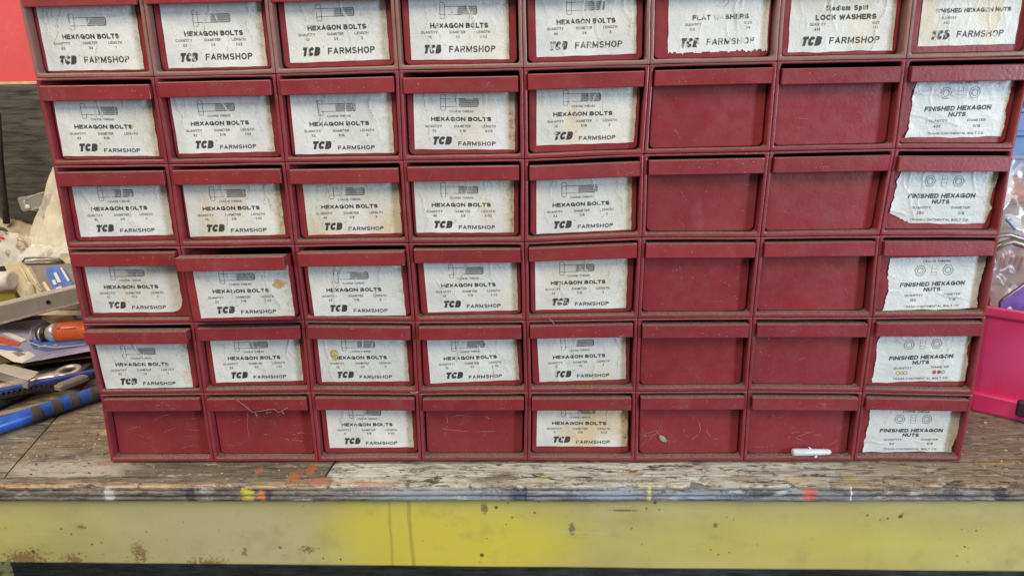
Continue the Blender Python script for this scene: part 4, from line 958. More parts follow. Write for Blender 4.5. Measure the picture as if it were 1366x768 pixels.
# crumbs on the bench
bm = bmesh.new(); rg = random.Random(5)
for _ in range(230):
    left = rg.random() < .45
    x = rg.uniform(-0.78, -0.57) if left else (rg.uniform(0.57, 0.72) if rg.random() < .5 else rg.uniform(-.55, .57)); y = rg.uniform(-0.03, 0.16) if abs(x) > .565 else rg.uniform(-0.034, -0.008)
    if x < -0.56 and y > 0.0+(-.68-x)*-.5+.08: continue
    s = rg.uniform(.0004, .0016); M = Matrix.Rotation(rg.uniform(0, 3), 3, 'Z') @ Matrix.Rotation(rg.uniform(-.4, .4), 3, 'X')
    box(bm, (x, y, s*.35), (s*rg.uniform(1, 3), s, s*.7), 0, M, mi=rg.choice([0, 0, 1, 2]))
tag(obj('wood_crumbs', bm, [simple('pale_crumb', (0.62, 0.52, 0.38), .8), simple('dark_crumb', (0.09, 0.07, 0.05), .8), simple('yellow_crumb', (0.62, 0.42, 0.06), .7)]),
    'pale chips and crumbs scattered on the bench top', 'debris', kind='stuff')

# --- materials for the clutter
def clear(name, tint=(0.95, 0.95, 0.92), opac=0.25, rough=0.12, col=(0.8, 0.8, 0.78), bump=0.4, bs=60):
    t = NT(name); tr = t.node('ShaderNodeBsdfTransparent'); t.put(tr.inputs[0], tint)
    n = t.noise(bs, 4, .6)
    t.put(t.b.inputs['Base Color'], t.mix(t.ramp(t.noise(bs*.5, 4), .3, .7), tuple(x*.92 for x in col), col)); t.put(t.b.inputs['Roughness'], rough)
    t.put(t.b.inputs['Specular IOR Level'], 0.9)
    t.bump(n, bump, 0.003)
    lw = t.node('ShaderNodeLayerWeight'); lw.inputs[0].default_value = .35
    mx = t.node('ShaderNodeMixShader')
    f = t.math('ADD', t.ramp(n, .35, .7, opac*.85, min(1, opac*1.12)), t.math('MULTIPLY', lw.outputs['Fresnel'], 0.5))
    t.put(mx.inputs[0], f); t.link(tr.outputs[0], mx.inputs[1]); t.link(t.b.outputs[0], mx.inputs[2])
    t.link(mx.outputs[0], t.t.nodes['Material Output'].inputs[0]); return t.m
M_clear = clear('clear_plastic', opac=0.22)
M_film = clear('milky_film', tint=(0.93, 0.88, 0.78), opac=0.80, rough=.3, col=(0.88, 0.82, 0.68), bump=.6, bs=40)
M_filmc = clear('crinkled_film', tint=(0.95, 0.93, 0.92), opac=0.22, rough=.22, col=(0.85, 0.80, 0.76), bump=.6, bs=20)
M_yclam = clear('yellowed_blister', tint=(0.92, 0.86, 0.70), opac=0.45, rough=.2, col=(0.70, 0.60, 0.42), bump=.3)
M_creamp = simple('cream_pouch', (0.70, 0.60, 0.44), 0.45, 0.12, 30)
M_blue = simple('blue_grip', (0.02, 0.10, 0.46), 0.35, 0.12)
M_navy = simple('deep_blue_rail', (0.035, 0.07, 0.34), 0.35, 0.15)
M_black = simple('black_rubber', (0.028, 0.029, 0.028), 0.55, 0.2)
M_dgrey = simple('dark_grey_grip', (0.062, 0.062, 0.055), 0.6, 0.15)
M_gtan = simple('dusty_grey_plastic', (0.235, 0.215, 0.18), 0.6, 0.12)
M_chrome = simple('satin_chrome', (0.78, 0.76, 0.71), 0.32, 0.05, 60, metal=0.65, bump=0.03)
M_alu = simple('dull_aluminium', (0.46, 0.47, 0.40), 0.38, 0.08, 50, metal=0.0)
M_orange = simple('orange_plastic', (0.80, 0.135, 0.03), 0.35, 0.1)
M_copper = simple('copper_ring', (0.60, 0.28, 0.13), 0.3, 0.1, metal=.9)
M_redins = simple('red_insulation', (0.62, 0.05, 0.04), 0.4, 0.1)
M_paperw = simple('white_card', (0.74, 0.73, 0.69), 0.5, 0.06)
M_cardg = simple('grey_brown_card', (0.25, 0.22, 0.19), 0.6, 0.1)
M_cardb = simple('blue_card', (0.10, 0.20, 0.60), 0.4, 0.12)
M_cardl = simple('pale_lilac_card', (0.36, 0.37, 0.55), 0.4, 0.1)
M_cardr = simple('red_print', (0.62, 0.10, 0.05), 0.45, 0.1)
M_kraft = simple('kraft_card', (0.42, 0.29, 0.10), 0.6, 0.2, 40)
M_steel = simple('grey_steel', (0.30, 0.30, 0.29), 0.4, 0.15, 60, metal=.7)

def quad_on(name, pix, Z, m, parent, th=0.0006, lift=None):
    """flat card: outline lies on the plane z = Z (or follows lift(p)), real thickness"""
    bm = bmesh.new()
    if callable(Z):      # a card leaning back: Z(py) gives its depth
        P = [pt(px, py, Y=Z(py)) for px, py in pix]; prism(bm, [tuple(p) for p in P], (0, th, -th*.5))
    else:
        P = [pt(px, py, Z=Z) for px, py in pix]; prism(bm, [tuple(p) for p in P], (0, 0, -th))
    return obj(name, bm, m, parent)

# caulk-like bar clamp: blue and black grip, toothed rail, sliding block
A = pt(-30, 577, Z=.014); B = pt(150, 517, Z=.014); d = (B-A).normalized()
cl = empty('bar_clamp', (A.x*.4+B.x*.6, A.y*.4+B.y*.6, 0), 'blue and black handled bar clamp with toothed rail lying left of the cabinet', 'bar clamp')
def along(px, Z, r0=A, dd=None): return None
L = (B-A).length
def P_(s, dz=0.0): return A+d*(L*s)+Vector((0, 0, dz))
prof_ = [(0, .006), (.004, .009), (.012, .0112), (.03, .0116), (L*.5, .0112), (L-.02, .0116), (L-.006, .011), (L, .007)]
bm = bmesh.new(); lathe(bm, A, d, prof_, 20); obj('handle', bm, M_blue, cl)
for s0, s1 in ((.345, .44), (.495, .585), (.635, .72), (.79, .92)):
    bm = bmesh.new(); M = basis(d)
    n = 14; rows = []
    for i in range(n+1):
        s = i/n; w = math.sin(math.pi*s)**.5 if 0 < i < n else 0
        rows.append([bm.verts.new(A+d*(L*(s0+(s1-s0)*s))+M @ Vector((0, -math.cos(a)*.0122, math.sin(a)*.0122))) for a in [(-.55+k*.28*w) if w else (-.55+0.01*k) for k in range(9)]])
    for a_, b_ in zip(rows, rows[1:]):
        for k in range(8): bm.faces.new((a_[k], b_[k], b_[k+1], a_[k+1]))
    obj('grip_patch', bm, M_dgrey, cl, smooth=True)
R0 = pt(-30, 527, Z=.032); R1 = pt(150, 490, Z=.032); rd = (R1-R0).normalized(); RM = basis(rd); RL = (R1-R0).length
bm = bmesh.new(); box(bm, (R0+R1)/2, (RL, .010, .007), .0015, RM); obj('rail', bm, M_navy, cl)
bm = bmesh.new(); k = 0.0
while k < RL:
    box(bm, R0+rd*k+RM @ Vector((0, -.0035, -.0055)), (.0042, .005, .006), .0004, RM); k += .0072
box(bm, (R0+R1)/2+RM @ Vector((0, -.001, -.010)), (RL, .007, .005), .0004, RM); obj('rack_teeth', bm, M_black, cl)
sl0 = pt(72, 518, Z=.034); sl1 = pt(118, 500, Z=.034); sc_ = (sl0+sl1)/2; sd = (sl1-sl0).normalized(); SM = basis(sd)
bm = bmesh.new(); box(bm, sc_+Vector((0, 0, -.002)), ((sl1-sl0).length*.85, .016, .009), .0015, SM); sl = obj('slider', bm, M_gtan, cl)
bm = bmesh.new()
for k in range(11): box(bm, sc_+SM @ Vector((-.017+k*.0034, 0, .0030)), (.0018, .014, .0020), .0004, SM)
obj('slider_rib', bm, M_gtan, sl)
bm = bmesh.new(); box(bm, (A+B)/2+RM @ Vector((-.02, .020, .000)), (L*.8, .012, .008), .002, RM); obj('lower_bar', bm, M_gtan, cl)

# black block with pale triangles
bb0, bb1 = pt(-30, 540, Z=.02), pt(34, 512, Z=.02); bd = (bb1-bb0).normalized(); BM_ = basis(bd)
bk = empty('serrated_block', (bb0.x, bb0.y, 0), 'black plastic jaw strip with pale triangles at the left edge', 'jaw strip')
bm = bmesh.new(); box(bm, (bb0+bb1)/2+Vector((0, .012, -.004)), ((bb1-bb0).length, .030, .022), .002, BM_); obj('body', bm, M_black, bk)
bm = bmesh.new(); box(bm, (bb0+bb1)/2+Vector((0, .012, .0075)), ((bb1-bb0).length*.98, .026, .002), .001, BM_); obj('top_plate', bm, simple('sandy_top', (.42, .37, .26), .6), bk)
for k in range(6):
    c_ = bb1-bd*(.008+.0125*k)+BM_ @ Vector((0, -.0042, -.006))
    bm = bmesh.new(); prism(bm, [c_+BM_ @ Vector(q) for q in ((-.004, 0, -.004), (.004, 0, -.004), (0, 0, .005))], BM_ @ Vector((0, .0015, 0))); obj('tooth', bm, simple('pale_tooth', (.50, .48, .42), .5) if k == 0 else bpy.data.materials['pale_tooth'], bk)

# ratchet wrench
rc = pt(92, 495.5, Z=.030); w0 = pt(45, 505, Z=.026); wd_ = (w0-rc).normalized()
rw = empty('ratchet_wrench', (rc.x, rc.y, .02), 'chrome ratcheting ring wrench lying behind the blue clamp', 'wrench')
bm = bmesh.new(); lathe(bm, rc+Vector((0, 0, -.005)), (0.0, -.12, 1), [(0, .0135), (0, .0185), (.0015, .0200), (.0085, .0200), (.0100, .0185), (.0100, .0140), (.0095, .0125), (.0005, .0125)], 28, close=True); obj('ring', bm, M_chrome, rw)
bm = bmesh.new(); lathe(bm, rc+Vector((0, 0, -.004)), (0, -.12, 1), [(0, .0100), (0, .0127), (.0078, .0127), (.0078, .0105), (.0070, .0100)], 24, close=True)
for k in range(12):
    a = math.pi*k/6; box(bm, rc+Vector((.0100*math.cos(a), .0100*math.sin(a), 0)), (.0022, .0022, .0066), 0, Matrix.Rotation(a+.78, 3, 'Z'))
obj('ratchet_ring', bm, M_steel, rw)
bm = bmesh.new(); WMx = basis(wd_)
secs = [(.014, .015, .0048), (.024, .013, .0045), (.04, .0105, .0040), (.10, .0085, .0035), (.16, .0085, .0035)]
rows = []
for s, hw, hh in secs: rows.append([bm.verts.new(rc+wd_*s+WMx @ Vector((0, math.cos(a)*hw, math.sin(a)*hh))) for a in [2*math.pi*k/12 for k in range(12)]])
for a_, b_ in zip(rows, rows[1:]):
    for k in range(12): bm.faces.new((a_[k], a_[(k+1) % 12], b_[(k+1) % 12], b_[k]))
bm.faces.new(rows[0]); bm.faces.new(rows[-1][::-1]); obj('shaft', bm, M_chrome, rw, smooth=True)

# clear folded plastic tray edge
ct = empty('clear_tray', (-.86, .22, .02), 'empty clear plastic tray with folded edge beside the chrome wrench', 'packaging')
bm = bmesh.new()
q = [pt(-40, 483, Z=.044), pt(38, 507, Z=.044), pt(46, 502, Z=.045), pt(52, 496, Z=.044), pt(-40, 474, Z=.044)]
prism(bm, [tuple(x) for x in q], (0, 0, -.0008)); obj('tray_top', bm, M_clear, ct)
bm = bmesh.new(); tube(bm, [q[0], q[1], q[2], q[3]], .0014, 6); obj('rim', bm, simple('rim_highlight', (.50, .48, .46), .15), ct)
bm = bmesh.new()
for k in range(3):
    a, b = q[k], q[k+1]; vs = [bm.verts.new(x) for x in (a, b, b+Vector((0, -.006, -.012)), a+Vector((0, -.006, -.012)))]; bm.faces.new(vs)
obj('tray_side', bm, M_filmc, ct); tube_ = None
# heap of dark oddments under the pile (fills what lies beneath, as on the bench)
def slab(name, pix, Z, th, m, label, cat, bend=0.0):
    bm = bmesh.new(); P = [pt(px, py, Z=Z) for px, py in pix]
    prism(bm, [tuple(p) for p in P], (0, 0, -th)); return tag(obj(name, bm, m), label, cat)
slab('tool_pouch', [(-60, 520), (50, 508), (105, 499), (128, 478), (135, 430), (60, 400), (-60, 420)], .024, .023, simple('dark_grey_cloth', (.10, .09, .085), .8), 'dark grey flat pouch underneath the pile of packets and tools', 'pouch')
slab('steel_strip', [(-60, 533), (48, 506), (52, 509), (-60, 540)], .026, .002, M_steel, 'thin grey steel strip beside the toothed clamp rail', 'steel strip')
# kraft cards
def curved_card(name, pix, Z0, m, label, cat, sag, th=.0006, n=14):
    bl, br, tr, tl = [pt(px, py, Z=Z0) for px, py in pix]; bm = bmesh.new(); g = []
    for j in range(7):
        v = j/6; g.append([bm.verts.new((bl.lerp(br, i/n)).lerp(tl.lerp(tr, i/n), v)+Vector((0, 0, sag*math.sin(math.pi*i/n)*(1-v*.4)))) for i in range(n+1)])
    for j in range(6):
        for i in range(n): bm.faces.new((g[j][i], g[j][i+1], g[j+1][i+1], g[j+1][i]))
    bmesh.ops.solidify(bm, geom=list(bm.faces), thickness=th); return tag(obj(name, bm, m, smooth=True), label, cat)
curved_card('kraft_card', [(-40, 503), (150, 474), (140, 455), (-40, 478)], .036, M_kraft, 'bent yellow kraft card, lower one of the two under the blue blister pack', 'card', .004)
curved_card('kraft_card', [(-40, 492), (150, 466), (140, 448), (-40, 466)], .043, simple('olive_card', (.22, .165, .075), .5, .2, 40), 'dull brown card just under the blue blister pack', 'card', .003)
# blister pack with orange handled driver
bp = empty('blister_pack', (-.86, .33, .04), 'blue and white blister card with an orange handled ratchet inside', 'blister pack')
quad_on('backing_card', [(-40, 452), (18, 482), (30, 484), (125, 467), (125, 425), (60, 425), (-40, 436)], .052, M_cardl, bp)
for px_, m_, z_ in (([(-40, 452), (18, 482), (30, 483.5), (48, 474), (42, 470), (-40, 444)], M_paperw, .0527), ([(-40, 447), (-10, 445), (28, 457), (24, 461), (-40, 454)], M_cardr, .0532),
                  ([(2, 444), (14, 444), (36, 453), (28, 456)], M_paperw, .0532), ([(38, 453), (60, 451), (118, 455), (118, 460), (60, 468), (44, 464)], M_cardb, .0532), ([(-40, 456), (10, 460), (22, 463), (36, 469), (28, 468), (-40, 462)], M_cardb, .0538)):
    quad_on('print_panel', px_, z_, m_, bp, .0003)
bm = bmesh.new()
for px, py in ((48, 460), (53, 463), (60, 460.5), (66, 463), (74, 460), (80, 462)):
    c_ = pt(px, py, Z=.054); box(bm, c_, (.005, .003, .0008), 0, Matrix.Rotation(.5, 3, 'Z'))
obj('white_print', bm, M_paperw, bp)
quad_on('hang_slot', [(3, 463), (10, 463), (14, 466), (6, 466)], .0536, M_black, bp, .0003); 
quad_on('barcode_panel', [(16, 470), (26, 468), (34, 472), (24, 475)], .0534, M_cardg, bp, .0003)
orr = empty('ratchet', (-.86, .345, .06), 'orange handled ratchet with chrome collar and dark square drive', 'ratchet')
O0 = pt(50, 446, Z=.066); O1 = pt(135, 440, Z=.066); od = (O1-O0).normalized()
bm = bmesh.new(); lathe(bm, O0+od*.034, od, [(0, .015), (.001, .0185), (.010, .0190), (.06, .0190), (.13, .0180), (.14, .012)], 24); obj('grip', bm, M_orange, orr)
bm = bmesh.new(); lathe(bm, O0+od*.016, od, [(0, .010), (.001, .0125), (.006, .0150), (.009, .0178), (.0185, .0190), (.019, .015)], 24); obj('collar', bm, M_chrome, orr)
bm = bmesh.new(); lathe(bm, O0+od*.0, od, [(0, .006), (.001, .0110), (.013, .0118), (.016, .0122)], 24); obj('drive_head', bm, M_black, orr)
bm = bmesh.new(); lathe(bm, O0+od*.005, od, [(0, .0118), (.003, .0121), (.0032, .0110)], 24); obj('drive_ring', bm, M_chrome, orr)
bm = bmesh.new()
for k in range(6): box(bm, O0+od*(.052+.0042*k)+Vector((0.0005, -.0155, .0105)), (.0024, .0012, .0035), 0, basis(od))
obj('grip_print', bm, simple('dark_print', (.25, .02, .02), .5), orr)
bm = bmesh.new(); box(bm, O0+od*.046+Vector((0, -.0150, .011)), (.006, .0012, .008), .0004, basis(od)); obj('blue_emblem', bm, M_cardb, orr)
bm = bmesh.new(); tube(bm, [pt(px, py, Z=.058) for px, py in ((38, 456), (42, 438), (60, 427), (130, 420), (130, 458), (75, 463), (52, 461))], .0011, 6, closed=True); obj('bubble_rim', bm, clear('bubble_edge', opac=.5, bump=.3), bp)

# aluminium channel
C0 = pt(-30, 414, Z=.150); C1 = pt(130, 376, Z=.150); cd = (C1-C0).normalized(); CM = basis(cd); CL_ = (C1-C0).length
al = empty('aluminium_channel', tuple(C0), 'dull aluminium channel resting on the packets at left', 'metal channel')
bm = bmesh.new(); box(bm, (C0+C1)/2, (CL_, .030, .003), .0008, CM); obj('web', bm, M_alu, al)
bm = bmesh.new(); box(bm, (C0+C1)/2+CM @ Vector((0, -.0145, -.012)), (CL_, .003, .030), .0008, CM); obj('flange', bm, M_alu, al)
bm = bmesh.new(); box(bm, (C0+C1)/2+CM @ Vector((0, -.0125, .0022)), (CL_, .006, .0025), .001, CM); box(bm, (C0+C1)/2+CM @ Vector((0, -.0165, -.0255)), (CL_, .004, .003), .001, CM); obj('bead', bm, simple('bright_bead', (.70, .66, .55), .3, metal=.6), al)
bm = bmesh.new(); c_ = (C0+C1)/2+CM @ Vector((0, -.0145, -.010)); lathe(bm, c_, CM @ Vector((0, -1, 0)), [(0, .0035), (.0035, .0035)], 12); obj('rivet_hole', bm, M_black, al)
bm = bmesh.new(); c_ = C0+cd*(CL_*.80)+CM @ Vector((0, -.0165, -.006)); box(bm, c_, (.014, .002, .010), .0008, CM); obj('blue_tag', bm, M_cardb, al)
slab('dark_case', [(-60, 425), (50, 408), (110, 398), (115, 375), (40, 360), (-60, 372)], .060, .030, simple('brown_black_case', (.055, .048, .036), .6), 'dark case lying beneath the aluminium channel', 'case')
# second small card below the channel
qb = empty('small_packet', (-.82, .42, .06), 'small packet with blue and white print below the aluminium channel', 'packet')
quad_on('backing', [(55, 424), (70, 432), (125, 432), (125, 400), (80, 404)], .068, simple('tan_card', (.50, .43, .28), .5), qb)
quad_on('blue_print', [(86, 408), (96, 404), (125, 402), (125, 426), (100, 426)], .0687, M_cardb, qb, .0003)
quad_on('white_print', [(93, 409), (125, 405), (125, 424), (104, 424)], .0693, M_paperw, qb, .0003)

# yellowed clamshell with blue oval label and wire bail
YC = lambda o: (lambda py: .352+(412-py)*.0005-o)
cs = empty('clamshell', (-1.0, .52, .08), 'yellowed plastic clamshell with a blue oval label behind the aluminium channel', 'blister pack')
quad_on('shell', [(5, 352), (10, 350), (86, 344), (118, 352), (118, 420), (42, 420), (14, 374)], YC(0.0), simple('tan_shell', (.55, .47, .32), .35, .1), cs, .006)
quad_on('card', [(40, 354), (86, 351), (118, 352), (118, 412), (70, 412), (62, 398)], YC(0.003), M_cardg, cs, .0008)
ov = [(62, 366), (62, 358), (68, 356), (80, 355), (88, 362), (97, 378), (101, 388), (80, 396), (70, 384)]
quad_on('blue_label', ov, YC(0.005), M_cardb, cs, .0005)
for px_ in ([(71, 364), (75, 363), (82, 376), (77, 377)], [(69, 374), (73, 373), (76, 379), (72, 380)], [(74, 384), (81, 381), (86, 387), (78, 389)], [(80, 357), (82, 356), (93, 374), (90, 375)]):
    quad_on('white_print', px_, YC(0.0065), M_paperw, cs, .0003)
quad_on('red_white_tab', [(56, 377), (60, 375), (69, 389), (66, 393)], YC(0.0055), simple('pink_tab', (.74, .55, .45), .5), cs, .0005)
for pl in ([(28, 356), (36, 372), (50, 398)], [(34, 355), (44, 372), (60, 396)], [(38, 357), (52, 386), (60, 386)]):
    bm = bmesh.new(); tube(bm, [pt(a, b, Y=YC(.001)(b)) for a, b in pl], .0022, 6); obj('moulded_ridge', bm, simple('ridge_cream', (.62, .54, .38), .3) if 'ridge_cream' not in bpy.data.materials else bpy.data.materials['ridge_cream'], cs)
bm = bmesh.new(); c_ = pt(41, 390, Y=YC(.001)(390)); bmesh.ops.create_uvsphere(bm, u_segments=16, v_segments=8, radius=1)
for v in bm.verts: v.co = Vector((v.co.x*.009, v.co.y*.004, v.co.z*.020))+c_
obj('moulded_bump', bm, bpy.data.materials['ridge_cream'], cs, smooth=True)
bm = bmesh.new(); tube(bm, [pt(a, b, Y=.378) for a, b in ((30, 349), (33, 345), (45, 343.5), (65, 343), (78, 345), (84, 349), (60, 350.5), (34, 350.5))], .0022, 6, closed=True); obj('wire_bail', bm, M_steel, cs)

# white roll and pouch at left
rl = pt(-20, 376, Y=.36); r2 = pt(17, 373, Y=.36)
bm = bmesh.new(); lathe(bm, rl, (r2-rl), [(0, .012), (.001, .0165), ((r2-rl).length-.002, .0165), ((r2-rl).length, .012)], 20); tag(obj('paper_roll', bm, M_paperw), 'white roll poking in at the left edge below the cream pouch', 'roll')
po = empty('cream_pouch', (-1.1, .60, .10), 'cream coloured padded pouch sloping in from the left edge', 'pouch')
bm = sheet([pt(-60, 330, Y=.50), pt(78, 382, Y=.50), pt(60, 300, Y=.60), pt(-60, 282, Y=.60)], 34, 20, .007, 22, 3, .006)
obj('cover', bm, M_creamp, po, smooth=True)
bm = bmesh.new(); tube(bm, [pt(-60, 327, Y=.49), pt(0, 335, Y=.49), pt(30, 349, Y=.49), pt(75, 384, Y=.49)], .003, 6); obj('brown_piping', bm, simple('brown_piping', (.14, .09, .05), .7), po)
M_ol = simple('olive_yellow_cloth', (.30, .25, .03), .7, .2, 30)
slab('olive_cloth', [(-60, 392), (20, 392), (30, 380), (24, 374), (-60, 374)], .135, .05, M_ol, 'olive yellow cloth bundle under the cream pouch at the left edge', 'cloth')
bm = bmesh.new(); tube(bm, [pt(10, 344, Z=.14), pt(14, 350, Z=.135), pt(18, 354, Z=.13)], .004, 6); tag(obj('clip', bm, M_chrome), 'small shiny clip at the edge of the olive cloth', 'clip')
# ring terminal with red sleeve, and a black ring
rt_ = empty('ring_terminal', tuple(pt(28, 326, Y=.47)), 'copper ring terminal with red sleeve on the cream pouch', 'ring terminal')
c_ = pt(28, 325.5, Y=.465); bm = bmesh.new(); tube(bm, [c_+Vector((.0105*math.cos(a), -.004*math.sin(a), .0105*math.sin(a))) for a in [2*math.pi*k/20 for k in range(20)]], .0030, 8, closed=True); obj('ring', bm, M_copper, rt_)
bm = bmesh.new(); tube(bm, [pt(-10, 312, Y=.465), pt(5, 317, Y=.465), pt(21, 323, Y=.465)], [.0042, .0040, .0028], 8); obj('sleeve', bm, M_redins, rt_)
c_ = pt(2, 313, Y=.47); bm = bmesh.new(); tube(bm, [c_+Vector((.012*math.cos(a), 0, .012*math.sin(a))) for a in [2*math.pi*k/20 for k in range(20)]], .0035, 8, closed=True); tag(obj('black_ring', bm, M_black), 'black ring beside the red sleeved ring terminal', 'ring')

# tall milky bag leaning behind the cabinet
bg = empty('plastic_bag', tuple(pt(75, 370, Y=.48)), 'tall milky plastic bag rising to a point behind the left side of the cabinet', 'plastic bag')
edgeL = [(71, 222), (63, 245), (56, 268), (48, 290), (42, 305), (38, 322), (42, 340), (52, 352), (66, 366)]
bm = bmesh.new(); g = []
for k, (px, py) in enumerate(edgeL):
    a = pt(px, py, Y=.49); b = pt(112+(k*2), py+4, Y=.44); row_ = []
    for i in range(19):
        u = i/18; p = a.lerp(b, u); q = p*26
        bulge = math.sin(math.pi*u)*(.02+.004*k)
        row_.append(bm.verts.new(p+Vector((0, -bulge+.007*mnoise.noise(q)+.006*abs(mnoise.noise(q*2.6)), .003*mnoise.noise(q*2)))))
    g.append(row_)
for a_, b_ in zip(g, g[1:]):
    for i in range(18): bm.faces.new((a_[i], a_[i+1], b_[i+1], b_[i]))
bmesh.ops.subdivide_edges(bm, edges=bm.edges[:], cuts=1, use_grid_fill=True)
for v in bm.verts:
    v.co += Vector((mnoise.noise(v.co*70), -abs(mnoise.noise(v.co*45)), mnoise.noise(v.co*60)))*.0035
obj('film', bm, M_film, bg, smooth=True)
bm = sheet([pt(51, 289, Y=.455), pt(66, 288, Y=.45), pt(68, 258, Y=.45), pt(58, 262, Y=.455)], 6, 6, .002, 40, 2, .0008); obj('paper_tag', bm, M_paperw, bg)
rg = random.Random(11); bm = bmesh.new()
for _ in range(26):
    c_ = pt(rg.uniform(66, 100), rg.uniform(328, 372), Y=rg.uniform(.425, .45)); box(bm, c_, (rg.uniform(.004, .012), .004, rg.uniform(.003, .010)), .001, Matrix.Rotation(rg.uniform(-1, 1), 3, 'Y'), mi=rg.choice([0, 0, 1]))
obj('small_contents', bm, [simple('beige_bits', (.55, .47, .33), .5), simple('grey_bits', (.22, .21, .19), .5)], bg)
for k, (x0_, y0_, x1_, y1_) in enumerate(((64, 236, 55, 262), (70, 300, 78, 290), (40, 315, 58, 330))):
    pass
# clear box on the wall, black pole
bm = bmesh.new(); M_line = clear('clear_edge', opac=.55, col=(.8, .8, .75))
wbx = empty('clear_case', tuple(pt(45, 280, Y=.60)), 'small clear plastic case standing against the dark boards', 'plastic case')
bm = bmesh.new(); c_ = (pt(30, 280, Y=.6)+pt(66, 258, Y=.6))/2; box(bm, c_, (.058, .03, .030), .004, Matrix.Rotation(-.15, 3, 'Y')); obj('case', bm, M_clear, wbx)
bm = bmesh.new(); tube(bm, [pt(32, 267, Y=.585), pt(52, 258, Y=.585), pt(66, 255, Y=.585)], .0012, 6); tube(bm, [pt(32, 266, Y=.585), pt(33, 279, Y=.585), pt(50, 281, Y=.585)], .0012, 6); obj('case_edge', bm, M_line, wbx)
bm = bmesh.new(); c_ = pt(37, 276, Y=.583); box(bm, c_, (.011, .004, .009), .002); obj('white_insert', bm, M_paperw, wbx)
bm = bmesh.new(); tube(bm, [pt(-4, 150, Y=.58), pt(0, 215, Y=.58), pt(4, 255, Y=.58), pt(9, 298, Y=.58)], .0065, 10); tag(obj('black_pole', bm, M_black), 'thin black pole leaning against the dark boards at the left edge', 'pole')

for k, (cs_, sd_, lb_) in enumerate((([pt(-30, 356, Y=.46), pt(46, 352, Y=.43), pt(58, 318, Y=.46), pt(-30, 300, Y=.47)], 21, 'crumpled clear wrap lying on the cream pouch by the ring terminal'),
                                     ([pt(20, 348, Y=.41), pt(102, 352, Y=.39), pt(100, 322, Y=.42), pt(44, 326, Y=.43)], 33, 'crumpled clear wrap bunched against the foot of the milky bag'))):
    bm = sheet(cs_, 30, 16, .006, 38, sd_); tag(obj('clear_wrap', bm, M_clear, smooth=True), lb_, 'plastic wrap')
# ---- right side
M_mag = NT('magenta_plastic')
c = M_mag.mix(M_mag.ramp(M_mag.noise(9, 3), .35, .65), (0.82, 0.045, 0.19), (0.86, 0.09, 0.32))
c = M_mag.mix(M_mag.ramp(M_mag.noise(30, 5), .55, .75, 0, .2), c, (.50, .13, .25))
M_mag.bump(M_mag.noise(200, 3), .15, .001); M_mag = M_mag.out(c, .33)
bs = empty('pink_basket', (0.76, 0.20, 0), 'magenta plastic basket with slotted foot standing right of the cabinet', 'basket')
def rrect(cx, cy, hx, hy, r, z, n=6):
    P = []
    for (sx, sy, a0) in ((1, -1, -90), (1, 1, 0), (-1, 1, 90), (-1, -1, 180)):
        for k in range(n):
            a = math.radians(a0+90*k/(n-1)); P.append((cx+sx*(hx-r)+r*math.cos(a), cy+sy*(hy-r)+r*math.sin(a), z))
    return P
def shellrings(rings, cap=False):
    bm = bmesh.new(); R = [[bm.verts.new(p) for p in r] for r in rings]
    for a_, b_ in zip(R, R[1:]):
        n = len(a_)
        for k in range(n): bm.faces.new((a_[k], a_[(k+1) % n], b_[(k+1) % n], b_[k]))
    if cap: bm.faces.new(R[-1])
    return bm
BX, BY = 0.752, 0.190
def RZc(hx, z, r=.03, t=0): return [(x, y, z_) for x, y, z_ in rrect(BX, BY, hx, hx, r, z)]
rings = [RZc(.0905, .0   , .05), RZc(.0925, .004   , .05), RZc(.0935, .028   , .05), RZc(.0925, .030   , .05), RZc(.0860, .0305, .048), RZc(.0885, .08, .048), RZc(.0930, .150, .05), RZc(.0975, .1505   , .05), RZc(.0985, .153   , .05), RZc(.0985, .162   , .05), RZc(.0970, .164   , .05), RZc(.0915, .1635, .048), RZc(.0905, .15, .048), RZc(.084, .012, .03)]
ROT = Matrix.Rotation(math.radians(-38), 3, 'Z')
def rotv(p): q = ROT @ (Vector(p)-Vector((BX, BY, 0))); return q+Vector((BX, BY, 0))
rings = [[rotv(p) for p in r] for r in rings]
obj('bucket', shellrings(rings, True), M_mag, bs, smooth=False)
for (px, py, w, h) in ((1366, 545, .018, .024),):
    bm = bmesh.new(); c_ = pt(px, py, Y=.092); box(bm, c_+Vector((0, .0, 0)), (w, .012, h), .003, ROT); obj('slot', bm, simple('slot_dark', (.05, .02, .04), .6) if 'slot_dark' not in bpy.data.materials else bpy.data.materials['slot_dark'], bs)
# purple handled shears in the basket
ps = empty('purple_ruler', tuple(pt(1345, 410, Y=.17)), 'purple plastic tool with a punched hole standing in the pink basket', 'hand tool')
M_pur = simple('purple_plastic', (.17, .095, .36), .35, .12)
bm = bmesh.new(); pl = [(1335, 404), (1338, 400), (1372, 376), (1400, 384), (1400, 424), (1352, 424), (1338, 420), (1334.5, 414)]
prism(bm, [tuple(pt(a, b, Y=.165)) for a, b in pl], (0, .005, 0)); obj('blade', bm, M_pur, ps)
bm = bmesh.new(); tube(bm, [pt(a, b, Y=.1645) for a, b in ((1338, 400), (1372, 376), (1400, 372))], .0010, 6); obj('pale_edge', bm, M_paperw, ps)
bm = bmesh.new(); lathe(bm, pt(1347, 412, Y=.1630), (0, 1, 0), [(0, .0034), (.0015, .0034)], 16); obj('hole', bm, M_paperw, ps)
